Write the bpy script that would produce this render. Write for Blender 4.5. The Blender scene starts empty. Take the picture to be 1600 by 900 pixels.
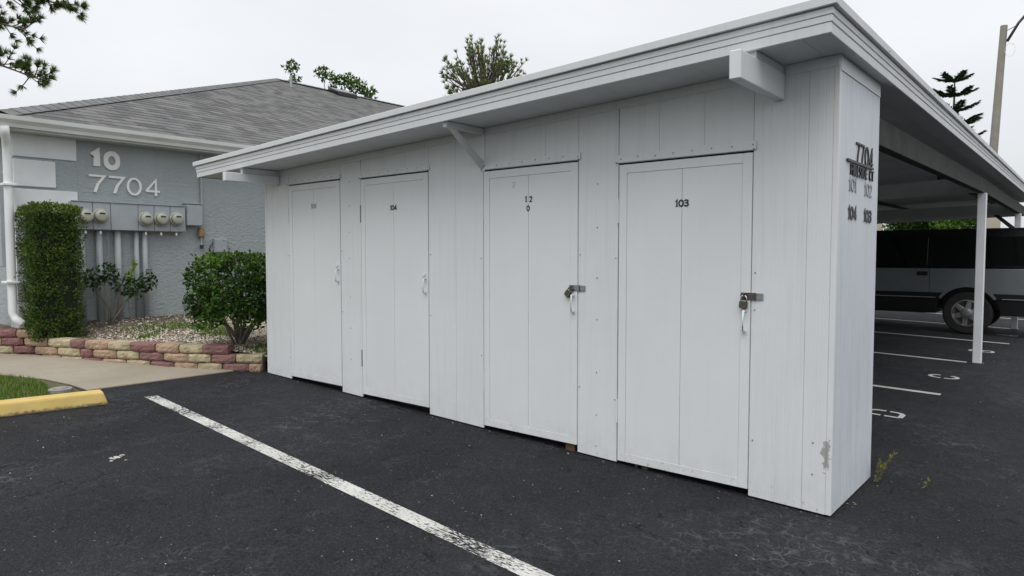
import bpy, bmesh, math, random
from math import radians, sin, cos, pi, sqrt, atan2
from mathutils import Vector, Matrix, noise as mnoise
S = bpy.context.scene
COL = S.collection
random.seed(7)

# ------------------------------------------------------------------ camera
cam = bpy.data.cameras.new('camera'); camo = bpy.data.objects.new('camera', cam); COL.objects.link(camo)
camo.location = (1.0866, -4.0251, 1.4552)
camo.rotation_euler = (radians(90) - math.atan(52 / 1075), 0, radians(40.3))
cam.sensor_width = 36; cam.lens = 36 * 1075 / 1600; cam.clip_start = .05; cam.clip_end = 3000
S.camera = camo
# ------------------------------------------------------------------ sky (overcast) and soft sun
SUN_EL, SUN_AZ = radians(64), radians(155)      # azimuth measured clockwise from +Y
W = bpy.data.worlds.new('World'); S.world = W; W.use_nodes = True
nt = W.node_tree; nt.nodes.clear()
def wn(t, **k):
    n = nt.nodes.new(t)
    for a, b in k.items(): setattr(n, a, b)
    return n
wl = nt.links.new
sky = wn('ShaderNodeTexSky', sky_type='NISHITA'); sky.sun_disc = False
sky.sun_elevation = SUN_EL; sky.sun_rotation = SUN_AZ; sky.dust_density = 4.0; sky.air_density = 1.0
tc = wn('ShaderNodeTexCoord'); sp = wn('ShaderNodeSeparateXYZ'); wl(tc.outputs['Generated'], sp.inputs[0])
rmp = wn('ShaderNodeValToRGB'); cr = rmp.color_ramp
cr.elements[0].position = 0.0; cr.elements[0].color = (.71, .728, .755, 1)
cr.elements[1].position = 1.0; cr.elements[1].color = (1.22, 1.23, 1.24, 1)
wl(sp.outputs[2], rmp.inputs[0])
nz = wn('ShaderNodeTexNoise'); nz.inputs['Scale'].default_value = 2.2; nz.inputs['Detail'].default_value = 4
mp = wn('ShaderNodeMapping'); mp.inputs['Scale'].default_value = (1, 1, 2.5)
wl(tc.outputs['Generated'], mp.inputs[0]); wl(mp.outputs[0], nz.inputs[0])
nr = wn('ShaderNodeMapRange'); nr.inputs[1].default_value = .3; nr.inputs[2].default_value = .7
nr.inputs[3].default_value = 9.2; nr.inputs[4].default_value = 10.6; wl(nz.outputs[0], nr.inputs[0])
sc = wn('ShaderNodeVectorMath', operation='SCALE'); wl(rmp.outputs[0], sc.inputs[0]); wl(nr.outputs[0], sc.inputs[3])
mx = wn('ShaderNodeMix', data_type='RGBA'); mx.inputs[0].default_value = .90
wl(sky.outputs[0], mx.inputs[6]); wl(sc.outputs[0], mx.inputs[7])
bg = wn('ShaderNodeBackground'); bg.inputs[1].default_value = .1; wl(mx.outputs[2], bg.inputs[0])
wo = wn('ShaderNodeOutputWorld'); wl(bg.outputs[0], wo.inputs[0])
sl = bpy.data.lights.new('sun', 'SUN'); sl.energy = 1.5; sl.angle = radians(50); sl.color = (1, .985, .96)
slo = bpy.data.objects.new('sun', sl); COL.objects.link(slo); slo.location = (0, 0, 30)
sd = Vector((sin(SUN_AZ) * cos(SUN_EL), cos(SUN_AZ) * cos(SUN_EL), sin(SUN_EL)))
slo.rotation_euler = sd.to_track_quat('Z', 'Y').to_euler()
vs = S.view_settings; vs.view_transform = 'Standard'; vs.look = 'None'; vs.exposure = 0.18; vs.gamma = 1
vs.use_curve_mapping = False

# ------------------------------------------------------------------ material helpers
class NT:
    def __init__(s, name):
        s.m = bpy.data.materials.new(name); s.m.use_nodes = True; s.t = s.m.node_tree; s.t.nodes.clear()
        s.out = s.t.nodes.new('ShaderNodeOutputMaterial'); s.b = s.t.nodes.new('ShaderNodeBsdfPrincipled')
        s.t.links.new(s.b.outputs[0], s.out.inputs[0]); s._pos = None
    def n(s, t, **k):
        x = s.t.nodes.new(t)
        for a, b in k.items(): setattr(x, a, b)
        return x
    def l(s, a, b): s.t.links.new(a, b)
    def pos(s, kind='geo'):
        if kind == 'obj': return s.n('ShaderNodeTexCoord').outputs['Object']
        if not s._pos: s._pos = s.n('ShaderNodeNewGeometry').outputs['Position']
        return s._pos
    def mapped(s, sc=(1, 1, 1), kind='geo'):
        m = s.n('ShaderNodeMapping'); m.inputs['Scale'].default_value = sc; s.l(s.pos(kind), m.inputs[0]); return m.outputs[0]
    def noise(s, scale, detail=3, vec=None, rough=.55):
        x = s.n('ShaderNodeTexNoise'); x.inputs['Scale'].default_value = scale; x.inputs['Detail'].default_value = detail
        x.inputs['Roughness'].default_value = rough; s.l(vec or s.pos(), x.inputs['Vector']); return x.outputs[0]
    def vor(s, scale, feature='F1', out='Distance', vec=None):
        x = s.n('ShaderNodeTexVoronoi', feature=feature); x.inputs['Scale'].default_value = scale
        s.l(vec or s.pos(), x.inputs['Vector']); return x.outputs[out]
    def rng(s, v, a, b, c=0., d=1.):
        x = s.n('ShaderNodeMapRange'); x.inputs[1].default_value = a; x.inputs[2].default_value = b
        x.inputs[3].default_value = c; x.inputs[4].default_value = d; s.l(v, x.inputs[0]); return x.outputs[0]
    def math(s, op, a, b=None):
        x = s.n('ShaderNodeMath', operation=op)
        for i, v in enumerate((a, b)):
            if v is None: continue
            if isinstance(v, (int, float)): x.inputs[i].default_value = v
            else: s.l(v, x.inputs[i])
        return x.outputs[0]
    def mix(s, f, a, b):
        x = s.n('ShaderNodeMix', data_type='RGBA')
        for i, v in ((0, f), (6, a), (7, b)):
            if isinstance(v, (int, float)): x.inputs[i].default_value = v
            elif isinstance(v, tuple): x.inputs[i].default_value = (*v[:3], 1)
            else: s.l(v, x.inputs[i])
        return x.outputs[2]
    def col(s, v):
        if isinstance(v, tuple): s.b.inputs['Base Color'].default_value = (*v[:3], 1)
        else: s.l(v, s.b.inputs['Base Color'])
        return s
    def rough(s, v):
        if isinstance(v, (int, float)): s.b.inputs['Roughness'].default_value = v
        else: s.l(v, s.b.inputs['Roughness'])
        return s
    def bump(s, h, strength=.3, dist=.01):
        x = s.n('ShaderNodeBump'); x.inputs['Strength'].default_value = strength; x.inputs['Distance'].default_value = dist
        s.l(h, x.inputs['Height']); s.l(x.outputs[0], s.b.inputs['Normal']); return s
    def spec(s, v): s.b.inputs['Specular IOR Level'].default_value = v; return s
    def metal(s, v): s.b.inputs['Metallic'].default_value = v; return s

def simple(name, c, rough=.6, var=.12, scale=6, metal=0., bump=0., bscale=60, spec=.5):
    m = NT(name); d = tuple(x * (1 - var) for x in c); e = tuple(min(1, x * (1 + var * .6)) for x in c)
    m.col(m.mix(m.rng(m.noise(scale, 5), .3, .7), d, e)).rough(rough).metal(metal).spec(spec)
    if bump: m.bump(m.noise(bscale, 4), bump, .004)
    return m.m

def white_siding(name, base=(.70, .725, .735), streak=0., scuff=False, grime=1.):
    m = NT(name)
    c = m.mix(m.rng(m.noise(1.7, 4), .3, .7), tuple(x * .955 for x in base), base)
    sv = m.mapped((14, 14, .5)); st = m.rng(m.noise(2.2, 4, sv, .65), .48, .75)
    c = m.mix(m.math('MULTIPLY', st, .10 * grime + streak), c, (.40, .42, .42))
    px = m.n('ShaderNodeSeparateXYZ'); m.l(m.pos(), px.inputs[0])
    # dirt splashed up from the ground
    hgt = m.math('ADD', px.outputs[2], m.math('MULTIPLY', px.outputs[0], .0262))
    low = m.rng(hgt, -.014, .26, 1, 0)
    spl = m.rng(m.noise(38, 5), .62, .68); c = m.mix(m.math('MULTIPLY', m.math('MULTIPLY', low, low), m.math('MULTIPLY', spl, .75)), c, (.25, .24, .21))
    dirt = m.rng(m.noise(9, 5), .4, .75); c = m.mix(m.math('MULTIPLY', m.math('MULTIPLY', low, dirt), .35), c, (.46, .44, .39))
    # small chips
    chip = m.rng(m.noise(55, 2), .745, .765); cm = m.rng(m.noise(1.1, 2), .50, .6)
    c = m.mix(m.math('MULTIPLY', m.math('MULTIPLY', chip, cm), .7), c, (.33, .34, .34))
    if scuff:
        v = m.n('ShaderNodeVectorMath', operation='SUBTRACT'); m.l(m.pos(), v.inputs[0]); v.inputs[1].default_value = (-.028, 0, .335)
        v2 = m.n('ShaderNodeVectorMath', operation='MULTIPLY'); m.l(v.outputs[0], v2.inputs[0]); v2.inputs[1].default_value = (27, 3, 6.8)
        ln = m.n('ShaderNodeVectorMath', operation='LENGTH'); m.l(v2.outputs[0], ln.inputs[0])
        k = m.math('ADD', ln.outputs['Value'], m.math('MULTIPLY', m.math('SUBTRACT', m.noise(24, 5), .5), 2.6))
        c = m.mix(m.rng(k, .52, .62, 1, 0), c, (.36, .365, .35))
    m.col(c).rough(m.rng(m.noise(5, 3), .3, .7, .42, .6)).spec(.4)
    m.bump(m.noise(7, 3), .12, .01)
    return m.m

M = {}
M['white'] = white_siding('white_siding_paint', grime=1.7)
M['white_corner'] = white_siding('white_corner_siding', scuff=True)
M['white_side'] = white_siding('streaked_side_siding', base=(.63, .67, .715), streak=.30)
M['door_white'] = white_siding('white_door_paint', base=(.715, .74, .75), grime=.5)
M['fascia'] = white_siding('fascia_metal', base=(.66, .68, .69), grime=2.0)
M['soffit'] = simple('soffit_paint', (.62, .64, .64), .5, .08, 2)
M['carport_beam'] = simple('shaded_beam_paint', (.062, .065, .060), .8, .25, 4, bump=.15, spec=.2)  # beam paint darkened, under-roof shade put into the colour
M['carport_soffit'] = simple('lightened_soffit_paint', (.66, .68, .69), .6, .12, 2)  # soffit paint lightened in colour to brighten the underside over the parking
M['beam'] = simple('beam_paint', (.60, .62, .62), .5, .10, 3, bump=.1)
M['post'] = simple('post_paint', (.80, .82, .85), .45, .08, 3)
M['dark'] = simple('interior_shade', (.025, .023, .02), .9, .3)  # near black, shade inside the lockers put into the colour
M['wood'] = simple('raw_wood', (.12, .072, .036), .85, .4, 20, bump=.4)
M['screw'] = simple('screw_metal', (.25, .25, .25), .5, .2, metal=.3)
M['steel'] = simple('galvanised_steel', (.33, .34, .34), .42, .3, 30, metal=.75)
M['dark_steel'] = simple('tarnished_steel', (.10, .09, .08), .5, .4, 40, metal=.5)
M['brass'] = simple('aged_brass', (.13, .12, .092), .45, .25, 40, metal=.6)
M['chrome'] = simple('bright_shackle', (.65, .65, .64), .22, .1, metal=.9)
M['black'] = simple('black_lettering', (.03, .03, .035), .5, .3)
M['letter_grey'] = simple('faded_lettering', (.30, .32, .34), .6, .15)
M['ghost'] = simple('ghost_lettering', (.47, .49, .49), .6, .1)
M['membrane'] = simple('roof_membrane', (.5, .5, .49), .8, .2, 2)

def asphalt():
    m = NT('sealed_asphalt')
    big = m.noise(.55, 5, rough=.6); mid = m.noise(3.2, 6, rough=.65); fine = m.noise(120, 3, rough=.7); lump = m.noise(21, 7, rough=.78)
    c = m.mix(m.rng(big, .34, .66), (.0165, .0174, .0216), (.0420, .0440, .0515))
    c = m.mix(m.math('MULTIPLY', m.rng(mid, .50, .76), .7), c, (.042, .044, .051))
    c = m.mix(m.rng(lump, .42, .30), c, (.0085, .0085, .0090)); c = m.mix(m.math('MULTIPLY', m.rng(lump, .53, .72), .6), c, (.058, .060, .067))
    grain = m.noise(68, 5, rough=.8); c = m.mix(m.rng(grain, .34, .50, .8, 0), c, (.0035, .0036, .0042)); c = m.mix(m.rng(grain, .54, .68, 0, .75), c, (.095, .098, .110)); c = m.mix(m.rng(fine, .30, .62, .6, 0), c, (.006, .006, .007))
    # dusty worn smears
    wv = m.mapped((1.1, .55, 1)); sm = m.math('MULTIPLY', m.rng(m.noise(2.1, 7, wv, .7), .56, .78), m.rng(m.noise(17, 5, rough=.7), .40, .66))
    c = m.mix(m.math('MULTIPLY', sm, .55), c, (.13, .135, .148))
    # pale aggregate flecks
    for sc_, th, k_ in ((95, .968, .65), (42, .990, .75)):
        cell = m.vor(sc_, out='Color'); cs = m.n('ShaderNodeSeparateColor'); m.l(cell, cs.inputs[0])
        fd = m.rng(m.vor(sc_), .16, .24, 1, 0); fm = m.rng(cs.outputs[0], th, th + .004)
        c = m.mix(m.math('MULTIPLY', m.math('MULTIPLY', fd, fm), k_), c, (.36, .35, .31))
    off = m.n('ShaderNodeTexNoise'); off.inputs['Scale'].default_value = 5; off.inputs['Detail'].default_value = 5; m.l(m.pos(), off.inputs['Vector'])
    av = m.n('ShaderNodeVectorMath', operation='MULTIPLY_ADD'); m.l(off.outputs['Color'], av.inputs[0]); av.inputs[1].default_value = (.30, .30, 0); m.l(m.pos(), av.inputs[2])
    edge = m.vor(7.5, 'DISTANCE_TO_EDGE', vec=av.outputs[0])
    # short dark cracks, broken up
    ck = m.rng(edge, .012, .050, 1, 0)
    ck = m.math('MULTIPLY', ck, m.rng(m.noise(7.5, 5, rough=.7), .55, .61)); ck = m.math('MULTIPLY', ck, m.rng(m.noise(.8, 3), .34, .50))
    c = m.mix(m.math('MULTIPLY', ck, .7), c, (.004, .004, .004))
    # whitish crazing where the sealer has lifted
    e2 = m.rng(m.vor(13, 'DISTANCE_TO_EDGE', vec=av.outputs[0]), .02, .09, 1, 0); e2 = m.math('MULTIPLY', e2, m.rng(m.noise(.62, 4), .48, .62)); e2 = m.math('MULTIPLY', e2, m.rng(m.noise(9, 4), .42, .62))
    c = m.mix(m.math('MULTIPLY', e2, .55), c, (.15, .155, .17))
    m.col(c).rough(m.rng(mid, .3, .7, .70, .88)).spec(.20)
    pit = m.vor(110)
    h = m.math('ADD', m.math('MULTIPLY', fine, .5), m.math('MULTIPLY', pit, .6)); h = m.math('ADD', h, m.math('MULTIPLY', lump, 2.6)); h = m.math('SUBTRACT', h, m.math('MULTIPLY', ck, 1.6))
    m.bump(h, .85, .012); return m.m
M['asphalt'] = asphalt()

def paint(name, col, worn):
    m = NT(name); c = m.mix(m.rng(m.noise(7, 5), .3, .7), tuple(x * .78 for x in col), col)
    c = m.mix(m.rng(m.noise(60, 4), .5, .8), c, tuple(x * .6 for x in col)); m.col(c).rough(.75).bump(m.noise(120, 3), .5, .004)
    v = m.mapped((9, 30, 1)); k = m.math('ADD', m.noise(3, 6, v, .7), m.math('MULTIPLY', m.noise(2.0, 3), .55))
    a = m.rng(k, worn, worn + .09, 1, 0)
    tr = m.n('ShaderNodeBsdfTransparent'); ms = m.n('ShaderNodeMixShader'); m.l(a, ms.inputs[0]); m.l(tr.outputs[0], ms.inputs[1]); m.l(m.b.outputs[0], ms.inputs[2]); m.l(ms.outputs[0], m.out.inputs[0])
    return m.m
M['line'] = paint('worn_line_paint', (.60, .60, .57), .775)
M['stall'] = paint('stall_line_paint', (.62, .62, .60), 1.02)
M['chalk'] = paint('spilt_chalk', (.58, .56, .51), .74)

def concrete():
    m = NT('walk_concrete'); c = m.mix(m.rng(m.noise(1.6, 6), .3, .7), (.265, .232, .175), (.35, .312, .245))
    c = m.mix(m.rng(m.noise(70, 4), .4, .8), c, (.25, .22, .18)); c = m.mix(m.math('MULTIPLY', m.rng(m.noise(5, 6, rough=.7), .55, .75), .4), c, (.19, .165, .13))
    m.col(c).rough(.85).bump(m.noise(150, 4), .4, .004); return m.m
M['concrete'] = concrete()
M['joint'] = simple('joint_dirt', (.09, .075, .055), .95, .4, 20)

def stucco(name, base):
    m = NT(name); c = m.mix(m.rng(m.noise(1.3, 5), .3, .7), tuple(x * .90 for x in base), base)
    v = m.mapped((1, 1, 1.9)); w = m.noise(15, 5, v, .6)
    v2 = m.mapped((5, 5, .4)); c = m.mix(m.math('MULTIPLY', m.rng(m.noise(2, 4, v2), .5, .8), .18), c, tuple(x * .62 for x in base))
    m.col(c).rough(.85).spec(.3); m.bump(m.math('ADD', w, m.math('MULTIPLY', m.noise(90, 3), .25)), .75, .025); return m.m
M['stucco'] = stucco('grey_stucco', (.40, .44, .455))
M['quoin'] = simple('white_quoin', (.78, .80, .81), .7, .06, 4, bump=.15, bscale=90)
M['gutter'] = simple('gutter_paint', (.62, .64, .62), .45, .10, 3)
M['bsoffit'] = simple('eave_soffit', (.50, .50, .48), .6, .1, 3)
M['cabinet'] = simple('cabinet_grey', (.36, .39, .42), .5, .06, 5)
M['glass_meter'] = simple('meter_glass', (.42, .43, .36), .18, .12, 12)
M['meter_face'] = simple('meter_face', (.50, .51, .44), .5, .1, 30)
M['tag'] = simple('white_tag', (.75, .75, .72), .6, .05)
M['lantern'] = simple('brown_bell', (.24, .16, .075), .6, .25, 12)
M['pipe'] = simple('conduit_grey', (.36, .39, .41), .5, .1, 5)
M['digit'] = simple('white_digit', (.86, .86, .85), .5, .04)
M['ygreen'] = simple('utility_green', (.20, .23, .155), .6, .12, 3)

def shingles():
    m = NT('grey_shingles')
    # along-slope coordinate comes from the courses themselves; tabs vary along Y
    px = m.n('ShaderNodeSeparateXYZ'); m.l(m.pos(), px.inputs[0])
    row = m.math('FLOOR', m.math('MULTIPLY', m.math('ADD', px.outputs[0], 8.95 - .0005), -1 / .184))
    cmb = m.n('ShaderNodeCombineXYZ')
    tab = m.math('ADD', m.math('MULTIPLY', px.outputs[1], 4.6), m.math('MULTIPLY', row, 2.37)); 
    m.l(m.math('FLOOR', tab), cmb.inputs[0]); m.l(row, cmb.inputs[1])
    wn_ = m.n('ShaderNodeTexWhiteNoise', noise_dimensions='3D'); m.l(cmb.outputs[0], wn_.inputs[0])
    c = m.mix(wn_.outputs[0], (.042, .043, .046), (.225, .222, .217)); c = m.mix(m.rng(m.noise(60, 4), .3, .8), c, (.10, .10, .10))
    c = m.mix(m.math('MULTIPLY', m.rng(m.noise(.5, 4), .35, .7), .35), c, (.11, .112, .115))
    m.col(c).rough(.9).bump(m.math('ADD', m.noise(160, 2), m.math('MULTIPLY', wn_.outputs[0], .7)), .5, .012); return m.m
M['shingle'] = shingles()
M['cap'] = simple('cap_shingle', (.15, .15, .152), .9, .3, 7, bump=.4, bscale=120)

def block(name, base):
    m = NT(name); c = m.mix(m.rng(m.noise(7, 5), .3, .7), tuple(x * .72 for x in base), tuple(min(1, x * 1.12) for x in base))
    c = m.mix(m.rng(m.noise(70, 4), .48, .75), c, tuple(x * .5 for x in base)); c = m.mix(m.math('MULTIPLY', m.rng(m.noise(3.1, 6, rough=.7), .50, .70), .5), c, (.10, .088, .06)); c = m.mix(m.math('MULTIPLY', m.rng(m.noise(1.9, 4), .48, .68), .22), c, (.33, .25, .17))
    m.col(c).rough(.92).spec(.2).bump(m.noise(75, 5, rough=.7), .8, .012); return m.m
M['b_cream'] = block('cream_block', (.50, .43, .285)); M['b_tan'] = block('tan_block', (.47, .33, .235)); M['b_purple'] = block('purple_block', (.27, .14, .14))

def soil():
    m = NT('bed_soil'); c = m.mix(m.rng(m.noise(9, 6), .3, .7), (.045, .03, .02), (.15, .115, .085)); c = m.mix(m.rng(m.noise(60, 4), .5, .7), c, (.28, .25, .21))
    m.col(c).rough(.95).bump(m.noise(60, 5), .8, .02); return m.m
M['soil'] = soil()
M['yellow'] = None
def ystop():
    m = NT('yellow_stop_paint'); c = m.mix(m.rng(m.noise(4, 5), .3, .7), (.52, .37, .10), (.60, .45, .16))
    px = m.n('ShaderNodeSeparateXYZ'); m.l(m.pos(), px.inputs[0])
    h = m.math('ADD', m.math('ADD', px.outputs[2], m.math('MULTIPLY', px.outputs[0], .0262)), m.math('MULTIPLY', m.math('SUBTRACT', m.noise(30, 5), .5), .06))
    c = m.mix(m.rng(h, -.004, .022, .9, 0), c, (.05, .045, .03)); ch = m.rng(m.noise(26, 4), .70, .73)
    c = m.mix(m.math('MULTIPLY', ch, .8), c, (.16, .13, .08)); c = m.mix(m.math('MULTIPLY', m.rng(m.noise(9, 5), .5, .8), .35), c, (.34, .26, .10))
    m.col(c).rough(.7).bump(m.noise(70, 4), .35, .006); return m.m
M['yellow'] = ystop()
M['lid'] = simple('concrete_lid', (.27, .26, .235), .9, .25, 20, bump=.3)

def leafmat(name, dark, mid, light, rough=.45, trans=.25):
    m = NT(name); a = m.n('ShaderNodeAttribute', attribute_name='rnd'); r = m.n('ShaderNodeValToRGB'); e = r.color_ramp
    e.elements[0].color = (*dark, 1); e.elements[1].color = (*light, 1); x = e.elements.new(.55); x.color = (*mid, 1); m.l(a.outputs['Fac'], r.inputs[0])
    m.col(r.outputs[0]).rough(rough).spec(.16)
    t = m.n('ShaderNodeBsdfTranslucent'); m.l(r.outputs[0], t.inputs[0]); ms = m.n('ShaderNodeMixShader'); ms.inputs[0].default_value = trans
    m.l(m.b.outputs[0], ms.inputs[1]); m.l(t.outputs[0], ms.inputs[2]); m.l(ms.outputs[0], m.out.inputs[0]); return m.m
M['leaf_hedge'] = leafmat('hedge_leaf', (.028, .055, .010), (.072, .128, .022), (.19, .245, .045))
M['leaf_bush'] = leafmat('bush_leaf', (.016, .045, .008), (.055, .125, .016), (.17, .27, .035), .32)
M['leaf_shrub'] = leafmat('shrub_leaf', (.016, .045, .014), (.042, .090, .026), (.085, .145, .04), .35)
M['leaf_sprig'] = leafmat('sprig_leaf', (.13, .20, .03), (.22, .30, .05), (.30, .38, .08))
M['needle'] = leafmat('pine_needle', (.040, .075, .018), (.090, .145, .032), (.18, .235, .055), .5)
M['needle_far'] = leafmat('young_pine_needle', (.085, .135, .034), (.165, .225, .060), (.27, .32, .10), .5, .45)
M['norfolk'] = leafmat('norfolk_needle', (.020, .048, .022), (.040, .085, .038), (.07, .12, .055), .5, .2)
M['leaf_far'] = leafmat('far_leaf', (.030, .065, .012), (.080, .150, .024), (.16, .235, .04))
M['grass'] = leafmat('grass_blade', (.055, .11, .016), (.12, .20, .028), (.23, .28, .06))
M['weed'] = leafmat('weed_leaf', (.10, .12, .02), (.20, .21, .035), (.32, .29, .09))
M['shell'] = leafmat('shell_chip', (.16, .12, .085), (.44, .38, .30), (.72, .68, .60), .8, 0)
M['litter'] = leafmat('leaf_litter', (.03, .022, .015), (.10, .075, .05), (.32, .28, .22), .9, 0)
M['pebble'] = leafmat('loose_grit', (.08, .07, .06), (.30, .27, .22), (.66, .63, .57), .9, 0)
M['bark'] = simple('grey_bark', (.20, .175, .145), .9, .35, 12, bump=.6)
M['bark_pine'] = simple('pine_bark', (.11, .085, .07), .9, .35, 8, bump=.6)
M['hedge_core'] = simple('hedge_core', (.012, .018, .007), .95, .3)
M['turf'] = simple('turf_soil', (.085, .085, .040), .95, .4, 5, bump=.5)
M['field'] = simple('far_grass', (.07, .10, .035), .95, .3, .3)
# car
M['car_black'] = simple('black_car_paint', (.010, .010, .011), .22, .1); M['car_silver'] = simple('pewter_car_paint', (.23, .25, .265), .30, .05, metal=.55)
M['car_glass'] = simple('tinted_glass', (.006, .007, .007), .06, .1); M['rubber'] = simple('tyre_rubber', (.018, .018, .018), .85, .2, bump=.2)
M['alloy'] = simple('alloy_wheel', (.42, .42, .41), .32, .1, metal=.8); M['trim'] = simple('bright_trim', (.55, .55, .55), .25, .05, metal=.8)
M['cap_grey'] = simple('wheel_cap', (.22, .24, .24), .4, .1, metal=.4); M['lens_red'] = simple('tail_lens', (.25, .01, .01), .2, .1); M['lens_clear'] = simple('head_lens', (.6, .6, .6), .1, .05)
M['pole'] = simple('concrete_pole', (.285, .262, .232), .85, .12, 4, bump=.2); M['dark_metal'] = simple('dark_arm_metal', (.09, .09, .095), .45, .15, metal=.5)
M['sign'] = simple('beige_sign', (.48, .43, .34), .6, .08)

# ------------------------------------------------------------------ geometry helpers
class MB:
    def __init__(s): s.v = []; s.f = []; s.a = []
    def box(s, x0, x1, y0, y1, z0, z1):
        i = len(s.v); s.v += [(x, y, z) for z in (z0, z1) for y in (y0, y1) for x in (x0, x1)]
        s.f += [tuple(i + k for k in q) for q in ((0, 2, 3, 1), (4, 5, 7, 6), (0, 1, 5, 4), (2, 6, 7, 3), (0, 4, 6, 2), (1, 3, 7, 5))]; return s
    def prism(s, poly, axis, a, b):
        """poly in the two other axes, extruded along axis from a to b"""
        n = len(poly); i = len(s.v)
        for t in (a, b):
            for (u, w) in poly: s.v.append({'x': (t, u, w), 'y': (u, t, w), 'z': (u, w, t)}[axis])
        s.f.append(tuple(range(i, i + n))[::-1]); s.f.append(tuple(range(i + n, i + 2 * n)))
        for k in range(n): s.f.append((i + k, i + (k + 1) % n, i + n + (k + 1) % n, i + n + k))
        return s
    def tube(s, pts, r, n=8, cap=True):
        pts = [Vector(p) for p in pts]; rs = r if isinstance(r, (list, tuple)) else [r] * len(pts); i0 = len(s.v); up = None
        for k, p in enumerate(pts):
            d = (pts[min(k + 1, len(pts) - 1)] - pts[max(k - 1, 0)]).normalized()
            if up is None: up = Vector((0, 0, 1)) if abs(d.z) < .9 else Vector((1, 0, 0))
            a = d.cross(up).normalized(); b = d.cross(a).normalized(); up = -b if False else up
            for j in range(n): t = 2 * pi * j / n; s.v.append(tuple(p + (a * cos(t) + b * sin(t)) * rs[k]))
        for k in range(len(pts) - 1):
            for j in range(n):
                q = i0 + k * n; s.f.append((q + j, q + (j + 1) % n, q + n + (j + 1) % n, q + n + j))
        if cap:
            s.f.append(tuple(range(i0, i0 + n))[::-1]); e = i0 + (len(pts) - 1) * n; s.f.append(tuple(range(e, e + n)))
        return s
    def lathe(s, prof, c, axis='z', n=20, ring=False):
        """prof: (radius, along); closed ends if radius 0"""
        i0 = len(s.v)
        for (r, h) in prof:
            for j in range(n):
                t = 2 * pi * j / n; u, w = r * cos(t), r * sin(t)
                o = {'z': (u, w, h), 'x': (h, u, w), 'y': (u, h, w)}[axis]; s.v.append((c[0] + o[0], c[1] + o[1], c[2] + o[2]))
        for k in range(len(prof) - 1):
            for j in range(n):
                q = i0 + k * n; s.f.append((q + j, q + (j + 1) % n, q + n + (j + 1) % n, q + n + j))
        if ring:
            e = i0 + (len(prof) - 1) * n
            for j in range(n): s.f.append((e + j, e + (j + 1) % n, i0 + (j + 1) % n, i0 + j))
            return s
        s.f.append(tuple(range(i0, i0 + n))[::-1]); e = i0 + (len(prof) - 1) * n; s.f.append(tuple(range(e, e + n))); return s
    def poly(s, pts): i = len(s.v); s.v += [tuple(p) for p in pts]; s.f.append(tuple(range(i, i + len(pts)))); return s
    def build(s, name, mat, parent=None, bevel=0., smooth=False, seg=1, **kw):
        me = bpy.data.meshes.new(name)
        xs = [v[0] for v in s.v]; ys = [v[1] for v in s.v]; zs = [v[2] for v in s.v]
        c = Vector(((min(xs) + max(xs)) / 2, (min(ys) + max(ys)) / 2, min(zs)))
        me.from_pydata([(v[0] - c.x, v[1] - c.y, v[2] - c.z) for v in s.v], [], s.f)
        if s.a:
            at = me.attributes.new('rnd', 'FLOAT', 'FACE'); at.data.foreach_set('value', s.a)
        else:
            bm = bmesh.new(); bm.from_mesh(me); bmesh.ops.recalc_face_normals(bm, faces=bm.faces)
            if bevel: bmesh.ops.bevel(bm, geom=[e for e in bm.edges if len(e.link_faces) == 2 and e.calc_face_angle(0) > .5], offset=bevel, segments=seg, affect='EDGES', clamp_overlap=True)
            bm.to_mesh(me); bm.free()
        if smooth:
            for p in me.polygons: p.use_smooth = True
        me.materials.append(M[mat] if isinstance(mat, str) else mat)
        o = bpy.data.objects.new(name, me); COL.objects.link(o); put(o, c, parent)
        for k, v in kw.items(): o[k] = v
        return o
def put(o, loc, parent=None):
    o.location = loc
    if parent is not None:
        o.parent = parent; p = parent; off = Vector()
        while p is not None: off += Vector(p.location); p = p.parent
        o.location = Vector(loc) - off
def empty(name, loc, label, cat, group=None):
    o = bpy.data.objects.new(name, None); o.empty_display_size = .2; COL.objects.link(o); o.location = loc; o['label'] = label; o['category'] = cat
    if group: o['group'] = group
    return o
def tag(o, label, cat, group=None):
    o['label'] = label; o['category'] = cat
    if group: o['group'] = group
    return o
def copy_part(src, loc, parent=None, mat=None):
    o = src.copy(); COL.objects.link(o); put(o, loc, parent); return o
def copy_tree(src, loc):
    r = src.copy(); COL.objects.link(r); r.location = loc
    def rec(a, b):
        for ch in list(a.children):
            c = ch.copy(); COL.objects.link(c); c.parent = b; rec(ch, c)
    rec(src, r); return r
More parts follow.
